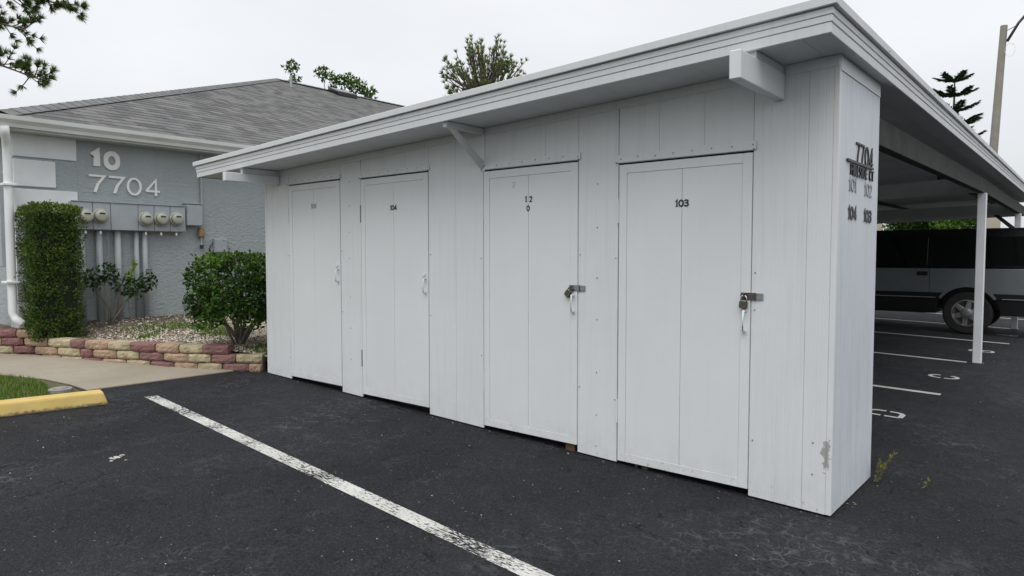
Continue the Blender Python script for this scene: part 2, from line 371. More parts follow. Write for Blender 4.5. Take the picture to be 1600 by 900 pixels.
def text(name, body, mat, box, face, parent, depth=.006, bold=0.0, slant=0.):
    """box: for face '-y': (x0,x1,z0,z1,y); for face '+x': (y0,y1,z0,z1,x). letters are real extruded shapes"""
    cu = bpy.data.curves.new('t', 'FONT'); cu.body = body; cu.size = 1; cu.extrude = .5; cu.offset = bold; cu.resolution_u = 3
    t = bpy.data.objects.new('t', cu); COL.objects.link(t); bpy.context.view_layer.update()
    me = bpy.data.meshes.new_from_object(t.evaluated_get(bpy.context.evaluated_depsgraph_get()))
    bpy.data.objects.remove(t); bpy.data.curves.remove(cu)
    xs = [v.co.x for v in me.vertices]; ys = [v.co.y for v in me.vertices]; a0, a1, z0, z1, p = box
    w = max(xs) - min(xs); h = max(ys) - min(ys); mx_, my_ = min(xs), min(ys); ca, cz = (a0 + a1) / 2, z0
    for v in me.vertices:
        a = (v.co.x - mx_) / w * (a1 - a0) + a0 - ca; z = (v.co.y - my_) / h * (z1 - z0); d = (v.co.z + .5) * depth
        v.co = (a, -d, z) if face == '-y' else (d, a, z)
    me.name = name; me.materials.clear(); me.materials.append(M[mat]); me.update()
    o = bpy.data.objects.new(name, me); COL.objects.link(o)
    put(o, Vector((ca, p, cz)) if face == '-y' else Vector((p, ca, cz)), parent); return o

GL = {'1': (.36, [[(.04, .76), (.22, 1), (.22, 0)]]), '0': (.62, [[(.31 + .31 * cos(radians(90 - 18 * k)), .5 + .5 * sin(radians(90 - 18 * k))) for k in range(21)]]),
      '7': (.60, [[(0, 1), (.60, 1), (.34, .5), (.22, 0)]]), '4': (.64, [[(.46, 0), (.46, 1), (.0, .28)], [(.0, .28), (.64, .28)]]),
      '2': (.58, [[(.02, .74), (.08, .90), (.29, 1), (.50, .90), (.54, .72), (.42, .48), (.0, .0), (.58, .0)]]),
      '3': (.56, [[(.02, .84), (.14, .97), (.30, 1), (.48, .92), (.51, .76), (.44, .60), (.24, .53), (.46, .46), (.55, .27), (.48, .08), (.28, 0), (.12, .03), (.0, .17)]])}
SERIF = {'1': [[(.04, 0), (.40, 0)]], '4': [[(.32, 0), (.60, 0)]], '7': [[(0, 1), (0, .82)]]}
def digits(name, body, mat, box, face, parent, depth, wt, serif=False, gap=.16):
    """digits drawn as mitred strokes; wt = stroke as a fraction of the height"""
    b = MB(); adv = []; x = 0
    for ch in body: adv.append(x); x += GL[ch][0] + gap
    W_ = x - gap; a0, a1, z0, z1, pl = box; H_ = z1 - z0; hw = wt / 2
    for ch, ox in zip(body, adv):
        ly = 0
        for sg, k in [(q, 1) for q in GL[ch][1]] + ([(q, .55) for q in SERIF.get(ch, [])] if serif else []):
            P = [Vector((ox + u, hw + v * (1 - 2 * hw))) for u, v in sg]; closed = (P[0] - P[-1]).length < 1e-4; n = len(P); i = len(b.v); ly += 1; dpt = depth + .0006 * ly
            for j, p in enumerate(P):
                e0 = (P[j] - P[j - 1]).normalized() if j > 0 else ((P[-1] - P[-2]).normalized() if closed else None); e1 = (P[j + 1] - P[j]).normalized() if j < n - 1 else ((P[1] - P[0]).normalized() if closed else None)
                e0 = e0 or e1; e1 = e1 or e0; t = (e0 + e1).normalized(); nn = Vector((-t.y, t.x)); m_ = 1 / max(.45, nn.dot(Vector((-e0.y, e0.x))))
                for sgn in (-1, 1):
                    q = p + nn * hw * k * m_ * sgn; A_ = a0 + (a1 - a0) * min(1.15, max(-.15, q.x / W_)); Z_ = z0 + H_ * q.y
                    for d_ in (.0004 * ly, dpt): b.v.append((A_, pl - d_, Z_) if face == '-y' else (pl + d_, A_, Z_))
            for j in range(n - 1):
                q = i + 4 * j; b.f += [(q + 1, q + 3, q + 7, q + 5), (q, q + 4, q + 6, q + 2), (q, q + 1, q + 5, q + 4), (q + 2, q + 6, q + 7, q + 3)]
            if not closed: q = i + 4 * (n - 1); b.f += [(i, i + 2, i + 3, i + 1), (q, q + 1, q + 3, q + 2)]
    return b.build(name, mat, parent)
G = .0262
def gz(x, y=0): return -G * max(-14, min(4, x)) - .014

# ------------------------------------------------------------------ ground
def sheet(name, xs, ys, dz, mat, kind='structure'):
    b = MB(); nx = len(xs)
    for y in ys:
        for x in xs: b.v.append((x, y, gz(x) + dz))
    for j in range(len(ys) - 1):
        for i in range(nx - 1): q = j * nx + i; b.f.append((q, q + 1, q + 1 + nx, q + nx))
    o = b.build(name, mat); o['kind'] = kind; return o
ground = sheet('ground', [-900, -14, 4, 900], [-900, 0, 900], -.03, 'field')
lot = sheet('asphalt_lot', [-6.24, 4, 60], [-30, 0, 15.6, 19.5], 0, 'asphalt')
lot2 = sheet('asphalt_strip', [-6.24, -6.05], [-1.68, -.05], .002, 'asphalt')
bpy.data.objects.remove(lot2)

# painted markings belong to the lot
ln = MB(); pts0, pts1 = (-5.61, -1.35), (1.5, -1.775); d = Vector((pts1[0] - pts0[0], pts1[1] - pts0[1])).normalized(); nrm = Vector((-d.y, d.x)) * .055
N = 24
for k in range(N + 1):
    t = k / N; x = pts0[0] + (pts1[0] - pts0[0]) * t; y = pts0[1] + (pts1[1] - pts0[1]) * t
    for sgn in (-1, 1): px_, py_ = x + sgn * nrm.x, y + sgn * nrm.y; ln.v.append((px_, py_, gz(px_) + .004))
for k in range(N): ln.f.append((2 * k, 2 * k + 2, 2 * k + 3, 2 * k + 1))
ln.build('parking_line', 'line', lot)
for (yy, xe) in ((1.57, -.25), (4.33, -.11), (7.07, -.21), (9.88, .04), (12.72, -.05), (15.3, -.05)):
    b = MB(); xs = [-5.6 + (xe + 5.6) * k / 8 for k in range(9)]
    for x in xs: b.v += [(x, yy - .05, gz(x) + .004), (x, yy + .05, gz(x) + .004)]
    for k in range(8): b.f.append((2 * k, 2 * k + 2, 2 * k + 3, 2 * k + 1))
    b.build('parking_line', 'stall', lot)
def strokes(name, segs, x0, y0):
    """segs: lists of (u,v) centre lines; u across the letter (+Y), v up the letter (-X)"""
    b = MB(); w = .0225
    for sg in segs:
        P = [Vector(q) for q in sg]; i = len(b.v)
        for k, p in enumerate(P):
            t = (P[min(k + 1, len(P) - 1)] - P[max(k - 1, 0)]).normalized(); n_ = Vector((-t.y, t.x)) * w
            for q in (p - n_, p + n_): X, Y = x0 - q.y, y0 + q.x; b.v.append((X, Y, gz(X) + .004))
        for k in range(len(P) - 1): b.f.append((i + 2 * k, i + 2 * k + 1, i + 2 * k + 3, i + 2 * k + 2))
    return b.build(name, 'stall', lot)
def arc(cx, cy, rx, ry, a0, a1, n=10): return [(cx + rx * cos(radians(a0 + (a1 - a0) * k / n)), cy + ry * sin(radians(a0 + (a1 - a0) * k / n))) for k in range(n + 1)]
h = .32
strokes('painted_letter', [[(-.10, .02), (-.10, .145)], [(-.10, .175), (-.10, h - .02)], [(-.10, .02), (.02, .02)] + arc(.02, .10, .09, .08, -90, 0) + [(.11, .14)], [(.11, .17)] + arc(.02, h - .10, .09, .08, 0, 90) + [(-.10, h - .02)]], -.19, 2.97)['label'] = 'stencilled white letter D painted on the asphalt'
strokes('painted_letter', [[(.10, .10)] + arc(0, .10, .10, .08, -0, -180) + [(-.10, .145)], [(-.10, .175)] + arc(0, h - .10, .10, .08, 180, 0) + [(.10, h - .115)]], -.10, 5.555)['label'] = 'stencilled white letter C painted on the asphalt'
strokes('painted_letter', [[(-.10, .02), (-.10, h - .02)], [(-.10, .02), (.02, .02)] + arc(.02, .09, .08, .07, -90, 90) + [(-.06, .16)], [(.0, .16)] + arc(.02, h - .09, .07, .07, -90, 90) + [(-.10, h - .02)]], -.035, 8.51)['label'] = 'stencilled white letter B painted on the asphalt'
strokes('painted_letter', [[(-.11, .0), (0, h)], [(.11, 0), (0, h)], [(-.07, .11), (.07, .11)]], .06, 11.3)['label'] = 'stencilled white letter A painted beside the parked vehicle'
# chalky spill
b = MB(); random.seed(3)
for cx, cy, r0 in ((-3.90, -2.27, .042), (-3.93, -2.215, .018), (-3.85, -2.31, .016), (-3.80, -2.24, .01)):
    b.poly([(cx + r0 * (0.6 + .5 * random.random()) * cos(t * pi / 7) * 1.0, cy + r0 * (.6 + .5 * random.random()) * sin(t * pi / 7) * 1.1, gz(cx) + .004) for t in range(14)])
b.build('chalk_spill', 'chalk', lot)

# sidewalk slabs
def slabs():
    base = MB(); P = [(-6.23, -.10), (-6.245, -1.67), (-6.65, -1.70), (-7.1, -1.79), (-7.75, -2.07), (-9.2, -2.85), (-11.6, -4.1), (-12, -3.1), (-9.2, -1.70), (-8.07, -1.08), (-7.45, -.81), (-6.63, -.44)]
    base.prism([(x, y) for x, y in P], 'z', -.10, 0)
    base.v = [(x, y, z + gz(x) + .004) for x, y, z in base.v]
    o = base.build('sidewalk', 'joint'); o['kind'] = 'structure'
    S_ = [[(-6.235, -.13), (-6.25, -1.665), (-6.65, -1.695), (-7.1, -1.785), (-7.41, -1.92), (-7.13, -.665), (-6.63, -.43)],
          [(-7.425, -1.925), (-7.75, -2.065), (-8.72, -2.585), (-8.52, -1.275), (-8.07, -1.08), (-7.145, -.67)],
          [(-8.735, -2.59), (-9.2, -2.845), (-10.2, -3.37), (-10.1, -2.1), (-9.2, -1.70), (-8.535, -1.28)],
          [(-10.215, -3.375), (-11.55, -4.07), (-11.95, -3.1), (-10.115, -2.105)]]
    for q in S_:
        b = MB(); b.prism(q, 'z', -.08, .012); b.v = [(x, y, z + gz(x) + .004) for x, y, z in b.v]; b.build('slab', 'concrete', o, bevel=.006)
slabs()

# lawn strip
b = MB(); P = [(-6.2, -1.72), (-6.2, -8), (-16, -8), (-16, -6.5), (-11.6, -4.12), (-9.2, -2.87), (-7.75, -2.09), (-7.1, -1.81), (-6.65, -1.72)]
b.poly([(x, y, gz(x) + .006) for x, y in P]); lawn = b.build('lawn', 'turf'); lawn['kind'] = 'structure'
def inside(x, y, P):
    c = False; n = len(P)
    for i in range(n):
        (x1, y1), (x2, y2) = P[i], P[i - 1]
        if (y1 > y) != (y2 > y) and x < (x2 - x1) * (y - y1) / (y2 - y1) + x1: c = not c
    return c
def blades(name, P, n, hgt, wid, mat, zf, dens=None, lean=.5):
    b = MB(); xs = [p[0] for p in P]; ys = [p[1] for p in P]; k = 0
    while k < n:
        x = random.uniform(min(xs), max(xs)); y = random.uniform(min(ys), max(ys))
        if not inside(x, y, P): k += .2; continue
        if dens and random.random() > dens(x, y): k += .2; continue
        a = random.uniform(0, 2 * pi); hh = hgt * random.uniform(.45, 1.15); l = random.uniform(0, lean) * hh; w = wid * random.uniform(.6, 1.2); z = zf(x, y)
        i = len(b.v); dx, dy = cos(a), sin(a); ex, ey = -dy * w / 2, dx * w / 2
        b.v += [(x - ex, y - ey, z), (x + ex, y + ey, z), (x + dx * l * .4 + ex * .7, y + dy * l * .4 + ey * .7, z + hh * .6), (x + dx * l * .4 - ex * .7, y + dy * l * .4 - ey * .7, z + hh * .6), (x + dx * l, y + dy * l, z + hh)]
        b.f += [(i, i + 1, i + 2, i + 3), (i + 3, i + 2, i + 4)]; r = min(1, max(0, random.gauss(.5, .22))); b.a += [r, r]; k += 1
    o = b.build(name, mat); o['kind'] = 'stuff'; return o
LP = [(-6.22, -1.98), (-6.22, -4.2), (-9.6, -4.2), (-9.2, -2.92), (-7.75, -2.13), (-7.15, -1.87), (-6.75, -1.86)]
random.seed(21)
o = blades('lawn_grass', LP, 26000, .055, .006, 'grass', lambda x, y: gz(x) + .004); o['label'] = 'bright green grass behind the yellow wheel stop'; o['category'] = 'grass'

# planting bed
PATH = [(-5.99, 0.0), (-6.1, -.11), (-6.63, -.49), (-7.45, -.86), (-8.07, -1.13), (-8.87, -1.45), (-9.2, -1.74), (-10.2, -2.3), (-11.4, -2.95)]
def path_len():
    c = [0]
    for a, b_ in zip(PATH, PATH[1:]): c.append(c[-1] + sqrt((b_[0] - a[0]) ** 2 + (b_[1] - a[1]) ** 2))
    return c
CUM = path_len()
def path_pt(s):
    for k in range(len(PATH) - 1):
        if s <= CUM[k + 1] or k == len(PATH) - 2:
            t = (s - CUM[k]) / (CUM[k + 1] - CUM[k]); a, b_ = PATH[k], PATH[k + 1]
            return Vector((a[0] + (b_[0] - a[0]) * t, a[1] + (b_[1] - a[1]) * t))
def path_y(x):
    for a, b_ in zip(PATH, PATH[1:]):
        if b_[0] <= x <= a[0]: t = (x - a[0]) / (b_[0] - a[0]); return a[1] + (b_[1] - a[1]) * t
    return PATH[0][1] if x > PATH[0][0] else PATH[-1][1]
def bedz(x, y):
    dd = max(0, y - path_y(x)) * .85; w = min(1, max(0, (-5.9 - x) / 3.36))
    rim = .375 - .10 * max(0, 1 - (-5.9 - x) / .5); wall = .30 + .27 * w
    t = min(1, dd / 1.1); t = t * t * (3 - 2 * t)
    return rim + (max(wall, rim + .03) - rim) * t + .012 * mnoise.noise(Vector((x * 5, y * 5, 0)))
b = MB(); NX, NY = 44, 26
for j in range(NY + 1):
    for i in range(NX + 1):
        x = -5.93 - (9.262 - 5.93) * i / NX; y0 = path_y(x) + .12; y = y0 + (2.2 - y0) * (j / NY) ** 1.3; b.v.append((x, y, bedz(x, y)))
for j in range(NY):
    for i in range(NX): q = j * (NX + 1) + i; b.f.append((q, q + 1, q + NX + 2, q + NX + 1))
bed = b.build('planting_bed', 'soil', smooth=True); bed['kind'] = 'structure'
b = MB()
for (x0, x1) in ((-12, -9.262),):
    for j in range(9):
        for i in range(13):
            x = -9.262 - 2.7 * i / 12; y0 = path_y(x) + .12; y = y0 + (-1.435 - y0) * j / 8; b.v.append((x, y, .47 + .06 * j / 8 + .01 * mnoise.noise(Vector((x * 6, y * 6, 0)))))
    for j in range(8):
        for i in range(12): q = j * 13 + i; b.f.append((q, q + 1, q + 14, q + 13))
o = b.build('side_bed', 'soil', smooth=True); o['kind'] = 'structure'
# shell chips
def chips(name, n, P, size, mat, zf, dens):
    b = MB(); xs = [p[0] for p in P]; ys = [p[1] for p in P]; k = 0
    while k < n:
        x = random.uniform(min(xs), max(xs)); y = random.uniform(min(ys), max(ys))
        if not inside(x, y, P) or random.random() > dens(x, y): k += .15; continue
        r = size * random.uniform(.4, 1.25); z = zf(x, y) + r * .15; a = random.uniform(0, 6.3); tx, ty = random.gauss(0, .3), random.gauss(0, .3); i = len(b.v)
        m_ = 5; ring = [(r * random.uniform(.6, 1) * cos(a + j * 2 * pi / m_), r * .72 * random.uniform(.6, 1) * sin(a + j * 2 * pi / m_)) for j in range(m_)]
        for (u, w) in ring: b.v.append((x + u, y + w, z + u * tx + w * ty))
        b.v.append((x, y, z + r * .38)); rr = min(1, max(0, random.gauss(.6, .25)))
        for j in range(m_): b.f.append((i + j, i + (j + 1) % m_, i + m_)); b.a.append(rr)
        k += 1
    o = b.build(name, mat); o['kind'] = 'stuff'; return o
BP = [(x, path_y(x) + .10) for x in [-5.98 - k * .2 for k in range(17)]] + [(-9.24, 1.3), (-5.98, 1.3)]
def shell_d(x, y):
    d_ = .25 + .9 * max(0, min(1, (x + 8.75) / .6)); nn = mnoise.noise(Vector((x * 1.9, y * 1.9, 3)))
    return d_ * (.75 + .5 * nn) * (1 if y > path_y(x) + .2 else .5)
random.seed(5)
o = chips('shell_gravel', 13000, BP, .020, 'shell', bedz, shell_d); o['label'] = 'white shell gravel spread over the planting bed'; o['category'] = 'gravel'
def weed_d(x, y):
    nn = mnoise.noise(Vector((x * 2.1 + 5, y * 2.1, 1.3))); nn2 = mnoise.noise(Vector((x * 7, y * 7, 9)))
    return max(0, min(1, nn * 2.2 + nn2 * .8 - .05)) * max(0, min(1, (x + 8.7) / .5))
o = blades('bed_weeds', BP, 6500, .06, .012, 'grass', bedz, weed_d, 1.4); o['label'] = 'low green weeds growing through the shell gravel'; o['category'] = 'weeds'
# loose grit on the asphalt
GP = [(-6.1, -4.5), (1.2, -4.5), (3.5, 3), (3.5, 9), (.1, 9), (.1, -.05), (-5.9, -.05), (-6.1, -1.7)]
o = chips('loose_grit', 1200, GP, .0055, 'pebble', lambda x, y: gz(x) + .001, lambda x, y: .25 + .75 * (mnoise.noise(Vector((x * 1.5, y * 1.5, 7))) > .15)); o['label'] = 'pale grit and specks scattered over the asphalt'; o['category'] = 'grit'
o = chips('wall_foot_debris', 600, [(-5.9, -.012), (-5.9, -.055), (0.04, -.055), (.06, .0), (.075, .9), (.012, .9), (.012, -.012)], .009, 'litter', lambda x, y: gz(x) + .001, lambda x, y: .6); o['label'] = 'crumbled dirt and leaf bits along the foot of the shed'; o['category'] = 'debris'

# ------------------------------------------------------------------ retaining wall of split-face blocks
rw = empty('retaining_wall', (*PATH[2], gz(PATH[2][0])), 'low retaining wall of purple, tan and cream split-face blocks beside the walk', 'retaining wall')
def block_mesh(seed):
    """unit block: x 0..1 along, y 0 (face)..1 (back), z 0..1; rough faceted face"""
    random.seed(seed); b = MB(); nu, nv = 8, 4
    for j in range(nv + 1):
        for i in range(nu + 1):
            u, v = i / nu, j / nv; e = min(u, 1 - u); ev = min(v, 1 - v)
            bul = -.05 * min(1, e / .22) - .02 * min(1, ev / .2); y = bul + (.10 if e == 0 else 0) + (.05 if ev == 0 else 0) + random.uniform(-.028, .028)
            b.v.append((u + (random.uniform(-.012, .012) if 0 < i < nu else (.012 if i == 0 else -.012)), y, v + (0 if 0 < j < nv else (random.uniform(0, .05) * (1 if j == 0 else -1)))))
    for j in range(nv):
        for i in range(nu): q = j * (nu + 1) + i; b.f.append((q, q + 1, q + nu + 2, q + nu + 1))
    i0 = len(b.v); b.v += [(.05, 1, 0), (.95, 1, 0), (.95, 1, .98), (.05, 1, .98)]
    b.f.append((i0 + 1, i0, i0 + 3, i0 + 2))
    top = [nv * (nu + 1) + i for i in range(nu + 1)]; bot = list(range(nu + 1))
    b.f.append(tuple(top) + (i0 + 2, i0 + 3)); b.f.append(tuple(bot[::-1]) + (i0, i0 + 1))
    b.f.append((i0,) + tuple(j * (nu + 1) for j in range(nv + 1)) + (i0 + 3,)); b.f.append(tuple(j * (nu + 1) + nu for j in range(nv + 1))[::-1] + (i0 + 1, i0 + 2))
    me = bpy.data.meshes.new('block'); me.from_pydata(b.v, [], b.f)
    bm = bmesh.new(); bm.from_mesh(me); bmesh.ops.recalc_face_normals(bm, faces=bm.faces); bm.to_mesh(me); bm.free()
    return me
BM = {}
for cn in ('b_cream', 'b_tan', 'b_purple'):
    BM[cn] = []
    for sd_ in range(4):
        me = block_mesh(sd_ * 13 + len(cn)); me.materials.append(M[cn]); BM[cn].append(me)
ROWS = [(.34, [.393, .699, 1.003, 1.33, 1.685, 2.023, 2.371, 2.595, 2.972, 3.326, 3.60, 3.9, 4.2], 'p c t p c t p c t p c t'),
        (.24, [0, .306, .596, .875, 1.218, 1.559, 1.894, 2.249, 2.435, 2.808, 3.18, 3.461, 3.74, 4.05], 'c p c t p c t p c t p c t'),
        (.14, [0, .153, .464, .755, 1.07, 1.40, 1.746, 2.097, 2.419, 2.75, 3.08, 3.4, 3.7], 't p c t p c t p c t p c'),
        (.44, [3.106, 3.416, 3.72, 4.03, 4.34], 't p c t')]
CN = {'p': 'b_purple', 'c': 'b_cream', 't': 'b_tan'}; kk = 0
for z, ss, cols in ROWS:
    for (a, b_), cc in zip(zip(ss, ss[1:]), cols.split()):
        p, q = path_pt(a), path_pt(b_); v = q - p; L = v.length; kk += 1; random.seed(kk)
        o = bpy.data.objects.new('block', BM[CN[cc]][kk % 4]); COL.objects.link(o)
        # local +x runs from q to p (left to right as seen), +y into the bed
        ang = atan2(p.y - q.y, p.x - q.x) + random.uniform(-.02, .02); back = Vector((-sin(ang), cos(ang)))
        o.scale = (L - .006, .19, .097); o.rotation_euler = (0, 0, ang)
        loc = Vector((q.x, q.y, z)) + Vector((back.x, back.y, 0)) * random.uniform(.004, .014)
        put(o, loc, rw)

# ------------------------------------------------------------------ carport with storage lockers
XL, DEP = -5.875, .89
def so(x, y=0): return 2.540 + .0345 * x + .003 * y          # underside of the roof
shed = empty('carport', (-3, .45, gz(-3)), 'long white flat-roofed carport with four locker doors across its end', 'carport')
RX0, RX1, RY0, RY1 = -6.50, .075, -.45, 14.2
# roof deck
b = MB(); zz = .155
for z_ in (.02, zz - .012):
    for (x, y) in ((RX0 + .03, RY0 + .03), (RX1 - .03, RY0 + .03), (RX1 - .03, RY1 - .03), (RX0 + .03, RY1 - .03)): b.v.append((x, y, so(x, y) + z_))
b.f += [(3, 2, 1, 0), (4, 5, 6, 7)] + [(k, (k + 1) % 4, 4 + (k + 1) % 4, 4 + k) for k in range(4)]
roof = b.build('roof', 'membrane', shed)
# soffit pans: plain paint over the locker front, extra light put into the colour over the parking
for ya_, yb_, mt_ in ((RY0 + .02, DEP + .06, 'soffit'), (DEP + .062, RY1 - .02, 'carport_soffit')):
    x = RX0 + .02
    while x < RX1 - .03:
        x1 = min(x + .305, RX1 - .02); b = MB()
        prof = [(x + .0005, .0005), (x + .003, -.0015), (x1 - .003, -.0015), (x1 - .0005, .0005), (x1 - .0005, .012), (x + .0005, .012)]
        for y in (ya_, yb_):
            for (u, w) in prof: b.v.append((u, y, so(u, y) + w))
        n = len(prof); b.f.append(tuple(range(n))); b.f.append(tuple(range(n, 2 * n))[::-1])
        for k in range(n): b.f.append((k, (k + 1) % n, n + (k + 1) % n, n + k))
        b.build('soffit_panel', mt_, roof); x += .305
# fascia boards: (bottom, top, projection)
BANDS = [(-.012, .0395, .000), (.0402, .0735, .0045), (.0742, .1085, .009), (.1125, .158, .030)]
for (h0, h1, pr) in BANDS:
    def bar(p, q, nx, ny, name='fascia_board'):
        b = MB()
        for (x, y) in (p, q):
            for (o_, h_) in ((-.022, h0), (pr, h0 + (.006 if pr > .03 else 0)), (pr + .001, h1), (-.022, h1)): b.v.append((x + nx * o_, y + ny * o_, so(x, y) + h_))
        b.f += [(0, 1, 2, 3), (7, 6, 5, 4)] + [(k, (k + 1) % 4, 4 + (k + 1) % 4, 4 + k) for k in range(4)]
        b.build(name, 'fascia', roof, bevel=.003)
    bar((RX0 - pr, RY0), (RX1 + pr + .002, RY0), 0, -1)
    bar((RX1, RY0 + .0235), (RX1, RY1 + pr), 1, 0)
    bar((RX0, RY0 + .0235), (RX0, RY1 + pr), -1, 0)
    bar((RX0 + .0235, RY1), (RX1 - .0235, RY1), 0, 1)
# cap seams and drip screws on the right-hand cap
for k in range(7):
    y = .6 + k * 1.5; z = so(RX1, y); MB().lathe([(.006, 0), (.004, .004)], (RX1 + .0355, y, z + .122), 'x', 8).build('screw', 'screw', roof)
# siding planks
SEAM = [-.465 - .3085 * k for k in range(18)]
DOORS = [(-5.40, -4.505, .170, 2.178, '101'), (-4.183, -3.258, .138, 2.160, '104'), (-2.621, -1.712, .091, 2.112, '102'), (-1.382, -.467, .048, 2.060, '103')]
def plank(x0, x1, zb, zt_f, face='y', mat='white', ribs=3, plane=0., th=.016):
    """vertical plank with shallow grooves; face 'y' faces -Y, face 'x' faces +X (x0,x1 then run along Y)"""
    w = x1 - x0; g = .0035; prof = [(x0 + .0015, 0), ]
    prof = [(x0 + .0006, -.002), (x0 + .003, 0)]
    for k in range(1, ribs + 1):
        c = x0 + w * k / (ribs + 1); prof += [(c - g, 0), (c, -.0014), (c + g, 0)]
    prof += [(x1 - .003, 0), (x1 - .0006, -.002), (x1 - .0006, -th), (x0 + .0006, -th)]
    b = MB(); n = len(prof)
    for top in (0, 1):
        for (u, d_) in prof:
            if face == 'y': X, Y = u, plane - d_
            else: X, Y = plane + d_, u
            z = zt_f(X, Y) if top else (zb(X, Y) if callable(zb) else zb)
            b.v.append((X, Y, z))
    b.f.append(tuple(range(n))[::-1]); b.f.append(tuple(range(n, 2 * n)))
    for k in range(n): b.f.append((k, (k + 1) % n, n + (k + 1) % n, n + k))
    return b.build('siding_plank', mat, shed)
TOP = lambda x, y: so(x, y) - .001
FOOT = lambda x, y: gz(x) + .012
edges = sorted([XL + .03] + [s_ for s_ in SEAM if XL + .1 < s_ < -.3] + [-.157, -.028])
# snap seams to door jambs
def snap(s_):
    for d_ in DOORS:
        for e in d_[:2]:
            if abs(s_ - e) < .06: return e
    return s_
edges = [snap(e) for e in edges]; edges = sorted(set(edges))
for e0, e1 in zip(edges, edges[1:]):
    mid = (e0 + e1) / 2; dr = [d_ for d_ in DOORS if d_[0] - .01 < mid < d_[1] + .01]
    if dr: plank(e0, e1, dr[0][3] + .008, TOP, ribs=0)
    else: plank(e0 + (.0005 if any(abs(e0 - d_[1]) < .01 for d_ in DOORS) else 0), e1 - (.004 if any(abs(e1 - d_[0]) < .01 for d_ in DOORS) else 0), FOOT, TOP, ribs=0 if e1 < -.5 else (5 if e1 < -.1 else 2), mat='white_corner' if e1 > -.1 else 'white')
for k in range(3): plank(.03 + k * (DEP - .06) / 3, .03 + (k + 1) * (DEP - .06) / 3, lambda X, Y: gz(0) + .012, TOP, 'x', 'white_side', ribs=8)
# corner posts, left end, back and floor
def zbox(name, x0, x1, y0, y1, zb, mat, par=shed, bevel=.003):
    b = MB(); b.box(x0, x1, y0, y1, 0, 1); b.v = [(x, y, (so(x, y) - .001) if z else zb(x, y)) for x, y, z in b.v]; return b.build(name, mat, par, bevel=bevel)
zbox('corner_trim', -.028, .002, -.002, .03, FOOT, 'white_corner'); zbox('corner_trim', -.03, .002, DEP - .03, DEP + .002, FOOT, 'white_side'); zbox('corner_trim', XL - .002, XL + .03, -.002, .03, FOOT, 'white')
zbox('end_wall', XL, XL + .02, .0305, DEP, FOOT, 'white'); zbox('back_wall', XL + .021, -.031, DEP - .02, DEP, FOOT, 'white')
zbox('gap_shade_sheet', XL + .03, -.05, .30, .32, lambda x, y: gz(x) + .003, 'dark', bevel=0)  # added dark sheet that gives shade behind the door gaps
for d_ in DOORS:
    pass
# framing behind the joints
for x in [XL + .06, -4.42, -4.26, -3.17, -2.71, -1.62, -1.47, -.40, -.20]:
    zbox('stud', x - .03, x + .03, .018, .06, lambda X, Y: gz(X) + .004, 'dark', bevel=0)
for d_ in DOORS: MB().box(d_[0] + .02, d_[1] - .02, .12, .18, gz((d_[0] + d_[1]) / 2) - .04, gz((d_[0] + d_[1]) / 2) + .02).build('sill_timber', 'dark', shed)  # sills coloured near black, shade of the door gaps put into the colour
MB().box(-1.20, -1.16, .022, .052, gz(-1.2) - .005, .055).build('wood_offcut', 'wood', shed); MB().box(-1.83, -1.75, .02, .055, gz(-1.8) - .005, .075).build('wood_offcut', 'wood', shed)
MB().tube([(-1.245, .03, gz(-1.2)), (-1.245, .03, .07)], .008).build('bolt', 'chrome', shed)
# wall-top trim under the soffit
def strip(x0, x1, h0, h1, face='y', t=.006, mat='white', name='trim_strip'):
    b = MB()
    for u in (x0, x1):
        for (d_, h_) in ((.001, h0), (t, h0), (t, h1), (.001, h1)):
            X, Y = (u, -d_) if face == 'y' else (d_, u); b.v.append((X, Y, so(X, Y) + h_))
    b.f += [(0, 1, 2, 3), (7, 6, 5, 4)] + [(k, (k + 1) % 4, 4 + (k + 1) % 4, 4 + k) for k in range(4)]
    return b.build(name, mat, shed, bevel=.0015)
strip(XL + .01, -2.645, -.062, -.004); strip(-2.60, -.36, -.062, -.004); strip(-.285, -.002, -.062, -.004); strip(.004, DEP - .004, -.085, -.004, 'x')

def screw(x, z, face='y', r=.0055, y=0.):
    MB().lathe([(r, 0), (r * .7, -.003)], (x, -.0005 - y, z), 'y', 7).build('screw', 'screw', shed)
